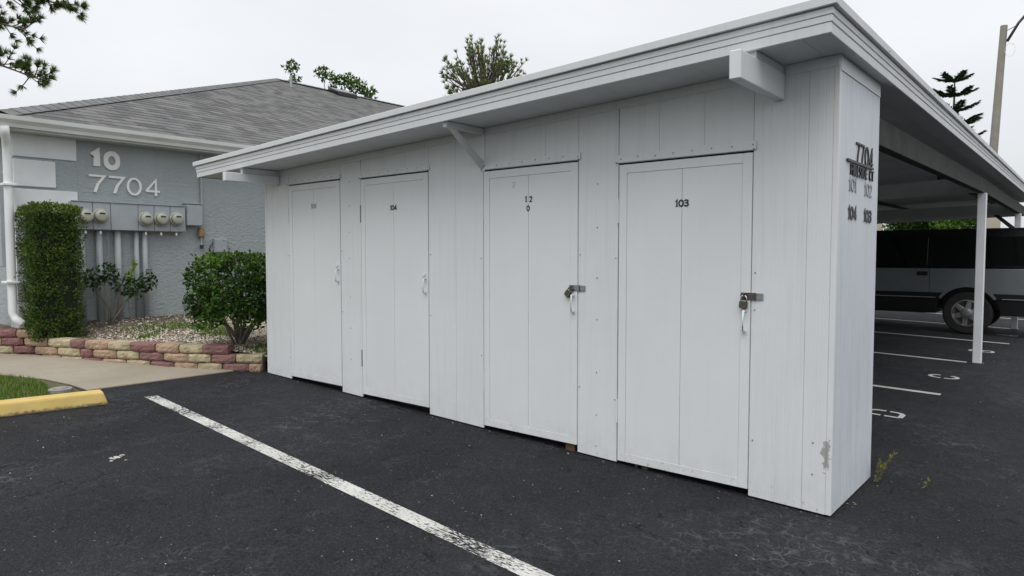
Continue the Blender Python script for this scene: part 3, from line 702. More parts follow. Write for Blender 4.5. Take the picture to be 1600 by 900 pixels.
# ------------------------------------------------------------------ doors
def make_door(i, d_):
    x0, x1, z0, z1, num = d_; L = .007; y0 = -.006
    door = MB().box(x0 + L, x1 - .003, .006, .030, z0, z1 - .004).build('door', 'door_white', shed, bevel=.001)
    door['label'] = ['locker door marked 101', 'locker door marked 104', 'locker door marked 102 with slipped zero', 'locker door marked 103'][i]
    a, b_ = x0 + L, x1 - .003; fw = .058; zt = z1 - .004
    fr = MB()
    fr.box(a, a + fw, y0, .0055, z0, zt); fr.box(b_ - fw, b_, y0, .0055, z0, zt); fr.box(a + fw + .0005, b_ - fw - .0005, y0, .0055, zt - fw, zt); fr.box(a + fw + .0005, b_ - fw - .0005, y0, .0055, z0, z0 + fw)
    fr.build('door_frame', 'door_white', door, bevel=.0015)
    m_ = [-4.945, -3.712, -2.164, -.918][i]
    MB().box(a + fw + .001, m_ - .0012, -.0028, .0055, z0 + fw + .001, zt - fw - .001).build('door_panel', 'door_white', door, bevel=.0018)
    MB().box(m_ + .0012, b_ - fw - .001, -.0028, .0055, z0 + fw + .001, zt - fw - .001).build('door_panel', 'door_white', door, bevel=.0018)
    # hinges on the left edge
    for zz_ in (z0 + .26, z0 + 1.62):
        MB().tube([(x0 + .002, -.008, zz_), (x0 + .002, -.008, zz_ + .16)], .0055, 8).build('hinge', 'door_white' if i != 1 else 'screw', door)
    # pull handle near the right edge
    hx = b_ - .030; hz = [1.255, 1.19, 1.108, 1.06][i]
    pts = [(hx, -.006, hz - .062), (hx, -.034, hz - .058), (hx, -.040, hz), (hx, -.034, hz + .058), (hx, -.006, hz + .062)]
    MB().tube(pts, [.010, .0085, .0085, .0085, .010], 8).build('handle', 'door_white', door, smooth=True)
    MB().box(hx - .017, hx + .017, -.0085, -.0062, hz - .078, hz + .078).build('handle_plate', 'door_white', door, bevel=.001)
    if i < 2:
        MB().box(hx - .022, hx - .002, -.022, -.0087, hz + .080, hz + .105).build('latch', 'door_white', door, bevel=.003)
        MB().tube([(hx - .026, -.015, hz + .072), (hx - .004, -.017, hz + .060)], .004, 6).build('latch_pin', 'screw', door)
    else:
        lc = MB().lathe([(.013, 0), (.013, -.008), (.009, -.010)], (hx - .004, -.0088, hz + .098), 'y', 14).build('lock_cylinder', 'dark_steel', door)
    # numbers
    nz = [1.92, 1.852, 1.848, 1.757][i]
    if num == '102':
        for ch, dx, dz in (('1', -.022, 0), ('2', .024, 0), ('0', -.001, -.068)):
            digits('number_digit', ch, 'black', (m_ + dx - (.008 if ch == '1' else .012), m_ + dx + (.008 if ch == '1' else .012), nz + dz, nz + dz + .045, -.0029), '-y', door, .0025, .20, True)
        digits('number_digit', '2', 'ghost', (m_ - .155, m_ - .132, 1.968, 2.008, -.0029), '-y', door, .001, .14)
    else:
        digits('door_number', num, 'black' if i in (1, 3) else 'letter_grey', (m_ - .044, m_ + .044, nz, nz + .047, -.0029), '-y', door, .0025, .20, True)
    # flashing above the opening with its row of fixings
    b = MB().box(x0 - .01, x1 + .02, -.010, -.0045, z1 + .010, z1 + .062); b.build('head_flashing', 'white', shed, bevel=.002)
    random.seed(40 + i)
    for k in range(8):
        xx = x0 + .02 + k * (x1 - x0 - .02) / 7; screw(xx, z1 + .040 + random.uniform(-.006, .006), r=.0055, y=.0100)
    for xx in (x0 - .014, x1 + .006): screw(xx, z1 + .012, r=.007, y=.0102); 
    return door
doors = [make_door(i, d_) for i, d_ in enumerate(DOORS)]
# fixings down the panels between the doors
for x, zs in ((-1.552, (2.43, 1.93, 1.63, 1.28, .99, .62, .32, .10)), (-4.36, (2.10, 1.87, 1.62, 1.37, 1.0, .70, .40)), (-1.695, (1.44, .5, 1.19)), (-1.402, (1.42, .45)), (-.445, (1.35, 1.13, .35)), (-2.646, (1.40, .62)), (-3.236, (1.42, .9)), (-4.485, (1.44, .85)), (-5.42, (1.38, .3)), (-.10, (.22, .4))):
    for z in zs: screw(x, z + gz(x) * .5)
# hasps with hanging padlocks
def hasp(door, x0, x1, z0, z1):
    p = MB().box(x0, x1 - .048, -.0105, -.0068, z0, z1).build('hasp', 'steel' if x0 < -1 else 'dark_steel', door, bevel=.002)
    MB().box(x1 - .042, x1, -.0085, -.001, z0 + .002, z1 - .002).build('hasp_plate', 'steel', p, bevel=.002)
    MB().tube([(x1 - .046, -.008, z0), (x1 - .046, -.008, z1)], .0055, 8).build('hasp_knuckle', 'dark_steel', p)
    cx = x0 + .026; cz = (z0 + z1) / 2
    MB().tube([(cx, -.008, cz + .012), (cx, -.030, cz + .012), (cx, -.034, cz), (cx, -.030, cz - .012), (cx, -.008, cz - .012)], .004, 7).build('staple', 'dark_steel', p)
    for (u, w) in ((x1 - .012, z1 - .012), (x1 - .012, z0 + .012), (x1 - .030, z0 + .012)): MB().lathe([(.004, 0), (.003, -.002)], (u, -.0086, w), 'y', 7).build('rivet', 'trim', p)
    return cx, cz
def padlock(cx, cz, tilt, body, label):
    root = empty('padlock', (cx, -.022, cz - .075), label, 'padlock', 'padlocks on the locker doors')
    R_ = Matrix.Rotation(tilt, 4, 'Y'); piv = Vector((cx, -.022, cz - .004))
    def tr(b): b.v = [tuple(piv + (R_ @ (Vector(v) - piv))) for v in b.v]; return b
    w = .024
    tr(MB().box(cx - w, cx + w, -.032, -.012, cz - .072, cz - .030)).build('body', body, root, bevel=.004, seg=2)
    pts = [(cx - .017, -.022, cz - .034)] + [(cx + .017 * cos(pi - k * pi / 8), -.022, cz - .012 + .017 * sin(pi - k * pi / 8)) for k in range(9)] + [(cx + .017, -.022, cz - .034)]
    tr(MB().tube(pts, .0042, 8)).build('shackle', 'chrome' if body == 'brass' and tilt < .3 else 'brass', root, smooth=True)
    tr(MB().lathe([(.005, 0), (.005, -.002)], (cx, -.022, cz - .0722), 'z', 8)).build('keyway', 'dark_steel', root)
c3 = hasp(doors[2], -1.785, -1.648, 1.196, 1.240); padlock(*c3, .62, 'brass', 'small brass padlock hanging tilted on the door marked 102')
c4 = hasp(doors[3], -.528, -.393, 1.186, 1.230); padlock(*c4, .06, 'brass', 'bronze padlock with bright shackle hanging straight on door 103')

# roof beams sticking out of the wall, with bracket
def beam_y(name, x0, x1, y0, y1, hb, mat='beam', par=shed):
    b = MB(); b.box(x0, x1, y0, y1, 0, 1); xm = (x0 + x1) / 2; b.v = [(x, y, (so(x, y) - .005) if z else so(xm, 0) - hb) for x, y, z in b.v]; return b.build(name, mat, par, bevel=.004)
MB().box(-.350, -.290, -.645, -.0075, 2.335, 2.478).build('roof_beam', 'white', shed, bevel=.004); beam_y('beam_packing', -.342, -.298, RY0 + .03, -.0075, .0499)
MB().box(-5.622, -5.560, -.605, -.0075, 2.196, 2.283).build('roof_beam', 'white', shed, bevel=.004); beam_y('beam_packing', -5.612, -5.570, RY0 + .03, -.0075, .0625)
beam_y('bracket_arm', -2.650, -2.606, RY0 + .03, -.007, .050)
b = MB(); x0, x1 = -2.645, -2.611; zt = so(-2.63)
b.prism([(RY0 + .075, zt - .048), (RY0 + .14, zt - .048), (-.007, 2.188), (-.007, 2.128)], 'x', x0, x1); b.build('knee_brace', 'beam', shed, bevel=.003)
MB().box(-2.652, -2.604, -.0065, -.0012, 2.11, zt - .01).build('brace_plate', 'white', shed, bevel=.001)
# carport frame behind the lockers
def zb_long(y): return 2.205 + .0125 * (min(y, 7.1) - 1.1) - .003 * max(0, y - 7.1)
ys = [DEP + .003, 4, 7.098]; 
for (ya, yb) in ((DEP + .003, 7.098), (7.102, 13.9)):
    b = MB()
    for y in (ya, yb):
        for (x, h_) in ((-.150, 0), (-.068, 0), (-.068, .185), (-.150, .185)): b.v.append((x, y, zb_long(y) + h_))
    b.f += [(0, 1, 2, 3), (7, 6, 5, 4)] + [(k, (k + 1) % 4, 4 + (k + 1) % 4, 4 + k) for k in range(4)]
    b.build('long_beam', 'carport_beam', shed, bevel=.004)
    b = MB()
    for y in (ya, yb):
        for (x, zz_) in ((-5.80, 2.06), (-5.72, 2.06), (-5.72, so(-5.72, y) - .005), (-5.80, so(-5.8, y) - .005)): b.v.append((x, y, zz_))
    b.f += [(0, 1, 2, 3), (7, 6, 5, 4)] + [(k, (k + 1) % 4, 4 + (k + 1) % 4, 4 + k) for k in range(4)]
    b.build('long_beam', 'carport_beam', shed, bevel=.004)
for yy, z0, sl_, hh in ((7.1, 2.300, .040, .21), (12.65, 2.255, .025, .22), (13.95, 2.27, .03, .22)):
    b = MB()
    for x in (-5.70, -.152):
        for (dy, h_) in ((-.04, 0), (.04, 0), (.04, hh), (-.04, hh)): b.v.append((x, yy + dy, z0 + sl_ * x + h_))
    b.f += [(0, 1, 2, 3), (7, 6, 5, 4)] + [(k, (k + 1) % 4, 4 + (k + 1) % 4, 4 + k) for k in range(4)]
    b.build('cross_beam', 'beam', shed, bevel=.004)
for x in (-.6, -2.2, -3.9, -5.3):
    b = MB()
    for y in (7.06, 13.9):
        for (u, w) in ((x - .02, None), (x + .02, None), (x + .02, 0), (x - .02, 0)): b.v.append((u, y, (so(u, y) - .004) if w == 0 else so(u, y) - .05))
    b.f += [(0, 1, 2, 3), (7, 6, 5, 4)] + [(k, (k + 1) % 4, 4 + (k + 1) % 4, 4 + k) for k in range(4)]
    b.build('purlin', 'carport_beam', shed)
for (px_, py_) in ((-.098, 7.1), (-.098, 12.65), (-5.76, 7.1), (-5.76, 12.65)):
    zt = zb_long(py_) - .001 if px_ > -1 else 2.059
    post = MB().box(px_ - .05, px_ + .05, py_ - .05, py_ + .05, gz(px_) - .01, zt).build('post', 'post', shed, bevel=.006)
    MB().box(px_ - .075, px_ + .075, py_ - .075, py_ + .075, gz(px_) - .005, gz(px_) + .010).build('post_base', 'dark_steel', post, bevel=.002)
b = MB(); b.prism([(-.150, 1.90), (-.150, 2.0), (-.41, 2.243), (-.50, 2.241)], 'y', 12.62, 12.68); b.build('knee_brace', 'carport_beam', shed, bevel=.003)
# lettering on the side wall
digits('address_number', '7704', 'black', (.345, .730, 1.975, 2.110, .0012), '+x', shed, .007, .085, gap=.26)
MB().box(.0015, .012, .155, .735, 1.982, 1.996).build('letter_bar', 'black', shed)
ya = .235
for ch in 'HILLSIDE CT':
    w = {'I': .018, ' ': .03, 'L': .036, 'E': .038}.get(ch, .044)
    if ch != ' ': text('street_letter', ch, 'black', (ya, ya + w, 1.912, 1.975, .0012), '+x', shed, .008, 0)
    ya += w + .0125
for body, y0, y1, z0, mt, bd in (('101', .215, .372, 1.818, 'letter_grey', .0), ('102', .560, .733, 1.812, 'letter_grey', .0), ('104', .215, .385, 1.655, 'black', .03), ('103', .560, .735, 1.652, 'black', .03)):
    digits('unit_number', body, mt, (y0, y1, z0, z0 + .080, .0012), '+x', shed, .003, .20 if bd else .14, True)

# ------------------------------------------------------------------ grey building on the left
BX = -9.262
bld = empty('grey_building', (-11, 3, .5), 'grey stucco building with dark shingled hip roof and address 10 7704', 'building')
MB().box(BX - .25, BX, -1.435, 14, .30, 3.02).build('wall', 'stucco', bld); MB().box(-24, BX - .252, -1.435, -1.185, .30, 3.02).build('wall', 'stucco', bld)
# quoins
for y_ in (-.742, .935): MB().box(BX + .0008, BX + .003, y_ - .005, y_ + .005, .5, 2.972).build('control_joint', 'pipe', bld)
z = 3.0; hq = [.31, .39]; wide = True; zq = [(2.690, 2.975, .68), (2.318, 2.655, .435), (1.985, 2.285, .68), (1.60, 1.955, .435), (1.24, 1.57, .68), (.88, 1.21, .435), (.50, .85, .68)]
for (za, zb2, w) in zq: MB().box(BX - .3, BX + .028, -1.462, -1.435 + w, za, zb2).build('quoin', 'quoin', bld, bevel=.006)
# roof
EX, EZ, EY, SL, HT = -8.95, 3.128, -1.66, .3965, 9.24
apex = Vector((EX - HT, EY + HT, EZ + SL * HT))
rf = MB()
rf.poly([(EX, EY, EZ), (EX, 30, EZ), (apex.x, 30, apex.z), tuple(apex)]); rf.poly([(EX, EY, EZ), tuple(apex), (EX - 2 * HT, EY, EZ)]); rf.poly([(EX - 2 * HT, EY, EZ), tuple(apex), (apex.x, 30, apex.z), (EX - 2 * HT, 30, EZ)]); rf.poly([(EX, EY, EZ - .01), (EX, 30, EZ - .01), (EX - 2 * HT, 30, EZ - .01), (EX - 2 * HT, EY, EZ - .01)][::-1])
rf.poly([(EX, 30, EZ), (EX - 2 * HT, 30, EZ), (apex.x, 30, apex.z)])
broof = rf.build('roof', 'shingle', bld)
cs = MB(); NC = 50.2174
NC = 50; dh = .184
for k in range(NC):
    t0, t1 = k * dh, (k + 1) * dh; xa, xb_ = EX - t0, EX - t1 - .03; za, zb2 = EZ + SL * t0 + .014, EZ + SL * (t1 + .03) + .006
    i = len(cs.v); ya, yb = EY + t0, EY + min(t1 + .03, HT)
    cs.v += [(xa, ya, za), (xa, 29.9, za), (xb_, 29.9, zb2), (xb_, yb, zb2), (xa, ya, za - .010), (xa, 29.9, za - .010)]
    cs.f += [(i, i + 1, i + 2, i + 3), (i + 4, i + 5, i + 1, i)]
o = cs.build('shingle_courses', 'shingle', broof); o['kind'] = 'stuff'
# hip and ridge caps
hv = apex - Vector((EX, EY, EZ)); nc = 62
def cap_mesh():
    me = bpy.data.meshes.new('hip_cap'); b = MB(); w, l = .15, .30
    b.v = [(-w, 0, -.052), (0, 0, .012), (w, 0, -.052), (-w, l, -.062), (0, l, .004), (w, l, -.062), (-w, 0, -.06), (0, 0, .006), (w, 0, -.06)]
    b.f = [(0, 1, 4, 3), (1, 2, 5, 4), (6, 7, 1, 0), (7, 8, 2, 1)]; me.from_pydata(b.v, [], b.f); me.materials.append(M['cap']); return me
cme = cap_mesh(); step = hv.length / nc
q = hv.to_track_quat('Y', 'Z')
for k in range(nc):
    o = bpy.data.objects.new('hip_cap', cme); COL.objects.link(o); put(o, Vector((EX, EY, EZ)) + hv * (k / nc) + Vector((0, 0, .045)), broof); o.rotation_mode = 'QUATERNION'; o.rotation_quaternion = q
for k in range(60):
    o = bpy.data.objects.new('ridge_cap', cme); COL.objects.link(o); put(o, apex + Vector((0, .24 * k, .045)), broof)
# roof vents
pv = Vector((apex.x + 1.1, apex.y - .2, apex.z - .47)); MB().tube([tuple(pv), tuple(pv + Vector((0, 0, .36)))], .04, 10).build('vent_pipe', 'pipe', broof)
pv = Vector((apex.x + .35, apex.y + 1.75, apex.z - .10)); MB().prism([(pv.x - .3, pv.z - .02), (pv.x + .35, pv.z - .16), (pv.x + .35, pv.z - .02), (pv.x - .2, pv.z + .2)], 'y', pv.y, pv.y + .75).build('roof_vent', 'car_black', broof, bevel=.02)
# eave: soffit board, fascia, gutter, downspout
MB().box(BX - .02, EX - .02, EY + .02, 29.9, 2.975, 2.995).build('eave_soffit', 'bsoffit', bld); MB().box(-24, BX - .021, EY + .02, -1.40, 2.975, 2.995).build('eave_soffit', 'bsoffit', bld)
MB().box(EX - .022, EX - .002, EY, 29.9, 2.965, 3.12).build('eave_fascia', 'gutter', bld); MB().box(-24, EX - .0225, EY - .002, EY + .018, 2.955, 3.11).build('eave_fascia', 'gutter', bld)
gp = [(EX, 2.990), (EX + .055, 2.990), (EX + .065, 3.03), (EX + .10, 3.075), (EX + .105, 3.125), (EX + .095, 3.125), (EX + .09, 3.08), (EX + .05, 3.035), (EX + .04, 3.003), (EX, 3.003)]
gut = MB().prism(gp, 'y', EY - .06, 29.8); gut.build('gutter', 'gutter', bld)
g2 = [(EY - .001 - (x - EX), z_ - .0) for x, z_ in gp]
MB().prism(g2, 'x', -24, EX - .003).build('gutter', 'gutter', bld)
dp = [(-8.90, -1.62, 2.995), (-8.92, -1.61, 2.92), (-9.04, -1.57, 2.84), (-9.09, -1.555, 2.74), (-9.10, -1.55, 2.55), (-9.10, -1.55, .74), (-9.07, -1.53, .66), (-8.96, -1.47, .60)]
ds = MB().tube(dp, .050, 12).build('downspout', 'quoin', bld, bevel=.0, smooth=True)
for z_ in (1.1, 2.3): MB().box(-9.255, -9.03, -1.62, -1.475, z_, z_ + .03).build('strap', 'quoin', ds, bevel=.004)
MB().box(-9.60, -9.45, -1.56, -1.437, 1.3, 2.5).build('utility_trough', 'pipe', bld, bevel=.006)
# address digits
def bdigits(ch, y0, y1, z0, z1, bold): digits('address_digit', ch, 'digit', (y0, y1, z0, z1, BX + .002), '+x', bld, .022, bold)
bdigits('1', -.580, -.470, 2.617, 2.872, .27); bdigits('0', -.404, -.246, 2.612, 2.872, .25)
for ch, y0, y1 in (('7', -.615, -.425), ('7', -.370, -.180), ('0', -.128, .040), ('4', .112, .300)): bdigits(ch, y0, y1, 2.284, 2.534, .112)
# meter cabinet
cab = empty('meter_cabinet', (-9.18, -.1, .5), 'long grey electric meter cabinet with five round meters under the white digits', 'meter cabinet')
MB().box(BX + .001, -9.135, -.868, .606, 1.786, 2.158).build('back_box', 'cabinet', cab, bevel=.004)
cabe = [-.868, -.621, -.402, -.05, .164, .386, .606]
for k in range(6): MB().box(-9.1345, -9.118, cabe[k] + .004, cabe[k + 1] - .004, 1.792, 2.150).build('cover_panel', 'cabinet', cab, bevel=.003)
MB().box(-9.1345, -9.105, -.875, .612, 2.1585, 2.168).build('rain_lip', 'cabinet', cab, bevel=.002)
for k, (y, zm) in enumerate(((-.715, 1.965), (-.535, 1.975), (.042, 1.957), (.250, 1.965), (.465, 1.972))):
    mt = MB().lathe([(.098, 0), (.098, .028), (.088, .034)], (-9.118, y, zm), 'x', 24).build('meter', 'glass_meter', cab, smooth=False, bevel=.003)
    MB().lathe([(.082, .0), (.082, .040), (.074, .058), (.05, .066), (.001, .068)], (-9.084, y, zm), 'x', 24).build('meter_dome', 'glass_meter', mt, smooth=True)
    MB().box(-9.022, -9.016, y - .035, y + .035, zm + .018, zm + .040).build('meter_display', 'black', mt)
    MB().lathe([(.022, 0), (.001, .004)], (-9.0205, y, zm - .03), 'x', 3).build('meter_mark', 'meter_face', mt)
    tg = MB().box(-9.125, -9.118, y - .008, y + .016, 1.735, 1.772); tg.build('tag', 'tag', cab); MB().tube([(-9.122, y, 1.772), (-9.122, y, 1.80)], .003, 5).build('tag_wire', 'screw', cab)
for y, r in ((-.527, .042), (-.295, .042), (-.054, .033), (.06, .036), (-.74, .04)): MB().tube([(BX + .06, y, .42), (BX + .06, y, 1.787)], r, 12).build('conduit', 'pipe', cab, smooth=True)
MB().tube([(BX + .045, -.41, .48), (BX + .045, -.41, 1.787)], .008, 6).build('ground_wire', 'pipe', cab)
db = empty('disconnect_box', (BX + .06, .75, 1.88), 'plain grey disconnect box right of the meter cabinet with thin conduit above', 'electrical box')
MB().box(BX + .001, -9.145, .632, .872, 1.885, 2.205).build('box', 'cabinet', db, bevel=.006); MB().box(-9.1445, -9.136, .640, .864, 1.893, 2.190).build('cover', 'cabinet', db, bevel=.003)
MB().box(BX + .001, -9.128, .622, .882, 2.206, 2.218).build('rain_lip', 'cabinet', db, bevel=.002); MB().tube([(BX + .03, .90, 1.92), (BX + .03, .90, 2.974)], .018, 8).build('conduit', 'pipe', db)
bell = empty('hanging_bell', (BX + .05, .87, 1.5), 'small brown bell-shaped fixture with black pull below the disconnect box', 'bell')
MB().lathe([(.03, 1.855), (.045, 1.84), (.048, 1.74), (.054, 1.72), (.03, 1.715)], (BX + .058, .872, 0), 'z', 14).build('bell_body', 'lantern', bell, smooth=True); MB().tube([(BX + .058, .872, 1.72), (BX + .058, .872, 1.60)], .006, 6).build('rod', 'tag', bell)
MB().box(BX + .03, BX + .075, .855, .90, 1.545, 1.605).build('pull', 'black', bell, bevel=.008); MB().tube([(BX + .001, .872, 1.862), (BX + .06, .872, 1.852)], .008, 6).build('bracket', 'screw', bell)
tb = empty('telephone_box', (BX + .05, 1.17, 1.48), 'small pale grey telephone box on the stucco above the bush', 'utility box')
MB().box(BX + .001, BX + .075, 1.07, 1.272, 1.487, 1.70).build('box', 'cabinet', tb, bevel=.008); MB().box(BX + .0755, BX + .082, 1.082, 1.260, 1.497, 1.690).build('cover', 'cabinet', tb, bevel=.003)
MB().box(BX + .0825, BX + .084, 1.205, 1.215, 1.66, 1.68).build('mark', 'black', tb); MB().tube([(BX + .02, 1.08, 1.66), (BX + .02, 1.02, 1.58), (BX + .02, 1.0, 1.48)], .006, 6).build('cable', 'black', tb)
ub = MB().lathe([(.0, .0), (.17, .0), (.17, .56), (.15, .60), (.06, .615), (.0, .617)], (-9.42, -1.80, .46), 'z', 20).build('utility_pedestal', 'ygreen', smooth=False, bevel=.004)
tag(ub, 'olive green round-topped utility pedestal beside the white downspout', 'pedestal')

# ------------------------------------------------------------------ wheel stop, lid
b = MB(); A = Vector((-5.525, -1.735)); Bv = Vector((-5.80, -3.52)); dv = (Bv - A).normalized(); nv_ = Vector((dv.y, -dv.x))   # nv_ points to -X (back)
if nv_.x > 0: nv_ = -nv_
for (p, tp) in ((A, .035), (Bv, -.035)):
    for (off, hh, e) in ((0, 0, 0), (.03, .102, 1), (.055, .114, 1), (.155, .114, 1), (.18, .102, 1), (.21, 0, 0)):
        q = p + nv_ * off + dv * (tp * e); b.v.append((q.x, q.y, gz(q.x) + .001 + hh))
b.f += [tuple(range(6)), tuple(range(6, 12))[::-1]] + [(k, (k + 1) % 6, 6 + (k + 1) % 6, 6 + k) for k in range(6)]
tag(b.build('wheel_stop', 'yellow', bevel=.006, seg=2), 'yellow painted concrete wheel stop at the edge of the grass', 'wheel stop')
lid = empty('drain_cover', (-6.36, -1.86, gz(-6.36)), 'small round concrete cover in the ground behind the wheel stop', 'drain cover')
MB().lathe([(.10, 0), (.10, .030), (.092, .036), (.066, .036), (.064, .028)], (-6.36, -1.86, gz(-6.36) + .004), 'z', 24).build('ring', 'lid', lid); MB().lathe([(.06, .0), (.06, .040), (.052, .044)], (-6.36, -1.86, gz(-6.36) + .004), 'z', 20).build('plug', 'lid', lid)

# ------------------------------------------------------------------ foliage helpers
def leaf(b, p, d, n_, L, w, r):
    """one leaf: base p, direction d, normal n_"""
    s_ = d.cross(n_).normalized(); i = len(b.v); m_ = p + d * L * .45
    b.v += [tuple(p), tuple(m_ + s_ * w / 2 + n_ * L * .06), tuple(p + d * L - n_ * L * .05), tuple(m_ - s_ * w / 2 + n_ * L * .06)]
    b.f += [(i, i + 1, i + 2), (i, i + 2, i + 3)]; b.a += [r, r]
def rvec():
    while True:
        v = Vector((random.uniform(-1, 1), random.uniform(-1, 1), random.uniform(-1, 1)))
        if .05 < v.length < 1: return v.normalized()
# clipped column hedge
random.seed(11)
hd = empty('clipped_hedge', (-8.85, -1.2, .45), 'tall square clipped dark green hedge column in front of the meters', 'hedge')
HX0, HX1, HY0, HY1, HZ0, HZ1 = -9.10, -8.60, -1.475, -.905, .40, 2.045
b = MB()
def lump(p, s_): return s_ * mnoise.noise(Vector(p) * 4.2)
for k in range(17000):
    f = random.random(); u, v = random.random(), random.random()
    if f < .40: p = Vector((HX1, HY0 + (HY1 - HY0) * u, HZ0 + (HZ1 - HZ0) * v)); n0 = Vector((1, 0, 0))
    elif f < .72: p = Vector((HX0 + (HX1 - HX0) * u, HY0, HZ0 + (HZ1 - HZ0) * v)); n0 = Vector((0, -1, 0))
    elif f < .88: p = Vector((HX0 + (HX1 - HX0) * u, HY0 + (HY1 - HY0) * v, HZ1)); n0 = Vector((0, 0, 1))
    else: p = Vector((HX0 + (HX1 - HX0) * u, HY1, HZ0 + (HZ1 - HZ0) * v)); n0 = Vector((0, 1, 0))
    taper = (p.z - 1.2) * .015; p += n0 * (lump(p, .06) + .02 * mnoise.noise(p * 13) - random.random() ** 2 * .11 + taper)
    if random.random() < .012: p += n0 * random.uniform(.02, .07)
    gap = mnoise.noise(p * 9); 
    if gap < -.20 and random.random() < .85: continue
    d = (n0 * .55 + rvec() + Vector((0, 0, .35))).normalized(); n_ = (n0 + rvec() * .8).normalized()
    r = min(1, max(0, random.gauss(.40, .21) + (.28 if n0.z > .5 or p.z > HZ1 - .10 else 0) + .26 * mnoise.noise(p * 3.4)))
    leaf(b, p, d, n_, random.uniform(.022, .042), random.uniform(.012, .02), r)
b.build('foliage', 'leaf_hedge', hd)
MB().box(HX0 + .06, HX1 - .065, HY0 + .065, HY1 - .06, HZ0 + .08, HZ1 - .07).build('dark_inner_box', 'hedge_core', hd, bevel=.03)  # plain dark box filling the hedge behind its leaves
for k in range(4): x, y = -8.85 + random.uniform(-.12, .12), -1.2 + random.uniform(-.12, .12); MB().tube([(x, y, .36), (x, y, .62)], .015, 6).build('stem', 'bark', hd)
# loose bush beside the lockers
def stems_bush(name, root, targets, base, r0, mat='bark'):
    out = []
    for t in targets:
        b = MB(); p0 = Vector(base) + Vector((random.uniform(-.05, .05), random.uniform(-.05, .05), -.05)); p3 = Vector(t); m1 = p0.lerp(p3, .35) + Vector((random.uniform(-.05, .05), random.uniform(-.05, .05), .04)); m2 = p0.lerp(p3, .7) + rvec() * .04
        b.tube([tuple(p0), tuple(m1), tuple(m2), tuple(p3)], [r0, r0 * .75, r0 * .5, r0 * .25], 7).build('stem', mat, root, smooth=True); out.append([p0, m1, m2, p3])
    return out
random.seed(12)
bb = (-6.62, .10, bedz(-6.62, .10)); bush = empty('leafy_bush', bb, 'leafy green flat-topped bush with bare stems against the locker wall', 'bush')
BXc, BYc = -6.62, .10
tg = [(BXc + x, BYc + y, z) for x, y, z in ((-.42, -.25, 1.05), (-.25, .3, 1.2), (0, -.45, 1.0), (.1, .1, 1.25), (.32, -.15, 1.1), (.38, .35, 1.15), (-.1, -.1, 1.2), (.42, .1, .95), (-.45, .15, .9), (.1, .5, 1.1), (.25, -.35, 1.2), (-.3, -.42, .95))]
st = stems_bush('stem', bush, tg, bb, .017)
b = MB()
for k in range(15000):
    # clipped-top dome, hollow towards the inside and bare at the foot
    u = rvec(); q4 = (abs(u.x) ** 4 + abs(u.y) ** 4 + abs(u.z) ** 4) ** .25; rr = (.45 + .55 * random.random() ** .45) / (q4 ** .75); p = Vector((BXc + u.x * .54 * rr, BYc + u.y * .56 * rr, 1.0 + u.z * .50 * rr))
    lim = 1.455 + .02 * mnoise.noise(p * 6)
    if p.z > lim: p.z = lim - random.random() ** 2 * .10
    if p.x > -5.93: continue
    hor = sqrt((p.x - BXc) ** 2 + (p.y - BYc) ** 2)
    if p.z < .57 + .22 * (1 - hor / .6) * 1.3 + .10 * mnoise.noise(p * 5): continue
    if mnoise.noise(p * 5.5) < -.06 and random.random() < .88: continue
    if random.random() < .02: p += u * random.uniform(.02, .08)
    d = (u * .5 + rvec() + Vector((0, 0, .2))).normalized(); n_ = (u * .6 + Vector((0, 0, .8)) + rvec() * .6).normalized()
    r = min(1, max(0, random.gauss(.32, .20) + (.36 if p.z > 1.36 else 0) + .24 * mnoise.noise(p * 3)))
    leaf(b, p, d, n_, random.uniform(.04, .07), random.uniform(.024, .040), r)
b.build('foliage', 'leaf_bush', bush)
b = MB()
for k in range(46):
    s_ = random.choice(st); p = s_[2].lerp(s_[3], random.random()); q = p + rvec() * .2 + Vector((0, 0, .06)); b.tube([tuple(p), tuple(p.lerp(q, .5) + rvec() * .02), tuple(q)], [.006, .004, .002], 5, cap=False)
b.build('twigs', 'bark', bush)['kind'] = 'stuff'
# dark shrub by the wall, with whorled leaves
random.seed(14)
sbp = (-8.95, -.50, bedz(-8.95, -.5)); shr = empty('rubber_shrub', sbp, 'sparse dark glossy-leaved shrub growing by the grey conduits', 'shrub')
tg = [(-8.95, -.68, 1.12), (-8.93, -.52, 1.22), (-8.9, -.36, 1.06), (-8.9, -.04, 1.10), (-8.88, -.18, 1.0)]
stems_bush('stem', shr, tg, sbp, .015)
b = MB()
for t in tg:
    for k in range(95):
        u = rvec(); p = Vector(t) + Vector((u.x * .10, u.y * .13, u.z * .15)) * random.random() ** .5; d = (rvec() + u * .5 + Vector((.1, 0, .2))).normalized(); leaf(b, p, d, (Vector((.3, 0, 1)) + rvec() * .7).normalized(), random.uniform(.06, .095), random.uniform(.03, .045), min(1, max(0, random.gauss(.4, .25))))
b.build('foliage', 'leaf_shrub', shr)
spb = (-8.88, -.28, bedz(-8.88, -.28)); spr = empty('yellow_sprig', spb, 'thin yellow-green sprig rising through the dark shrub', 'plant')
b = MB(); b.tube([spb, (-8.87, -.30, .9), (-8.88, -.25, 1.2), (-8.9, -.19, 1.42)], [.008, .007, .005, .003], 6).build('stem', 'bark', spr)
b = MB()
for k in range(60):
    t = random.random(); p = Vector((-8.88 + random.uniform(-.03, .03), -.30 + .11 * t, 1.02 + .38 * t)); d = (rvec() + Vector((0, .3, .5))).normalized(); leaf(b, p, d, (rvec() + Vector((0, 0, .6))).normalized(), random.uniform(.05, .09), random.uniform(.02, .03), random.random())
b.build('foliage', 'leaf_sprig', spr)
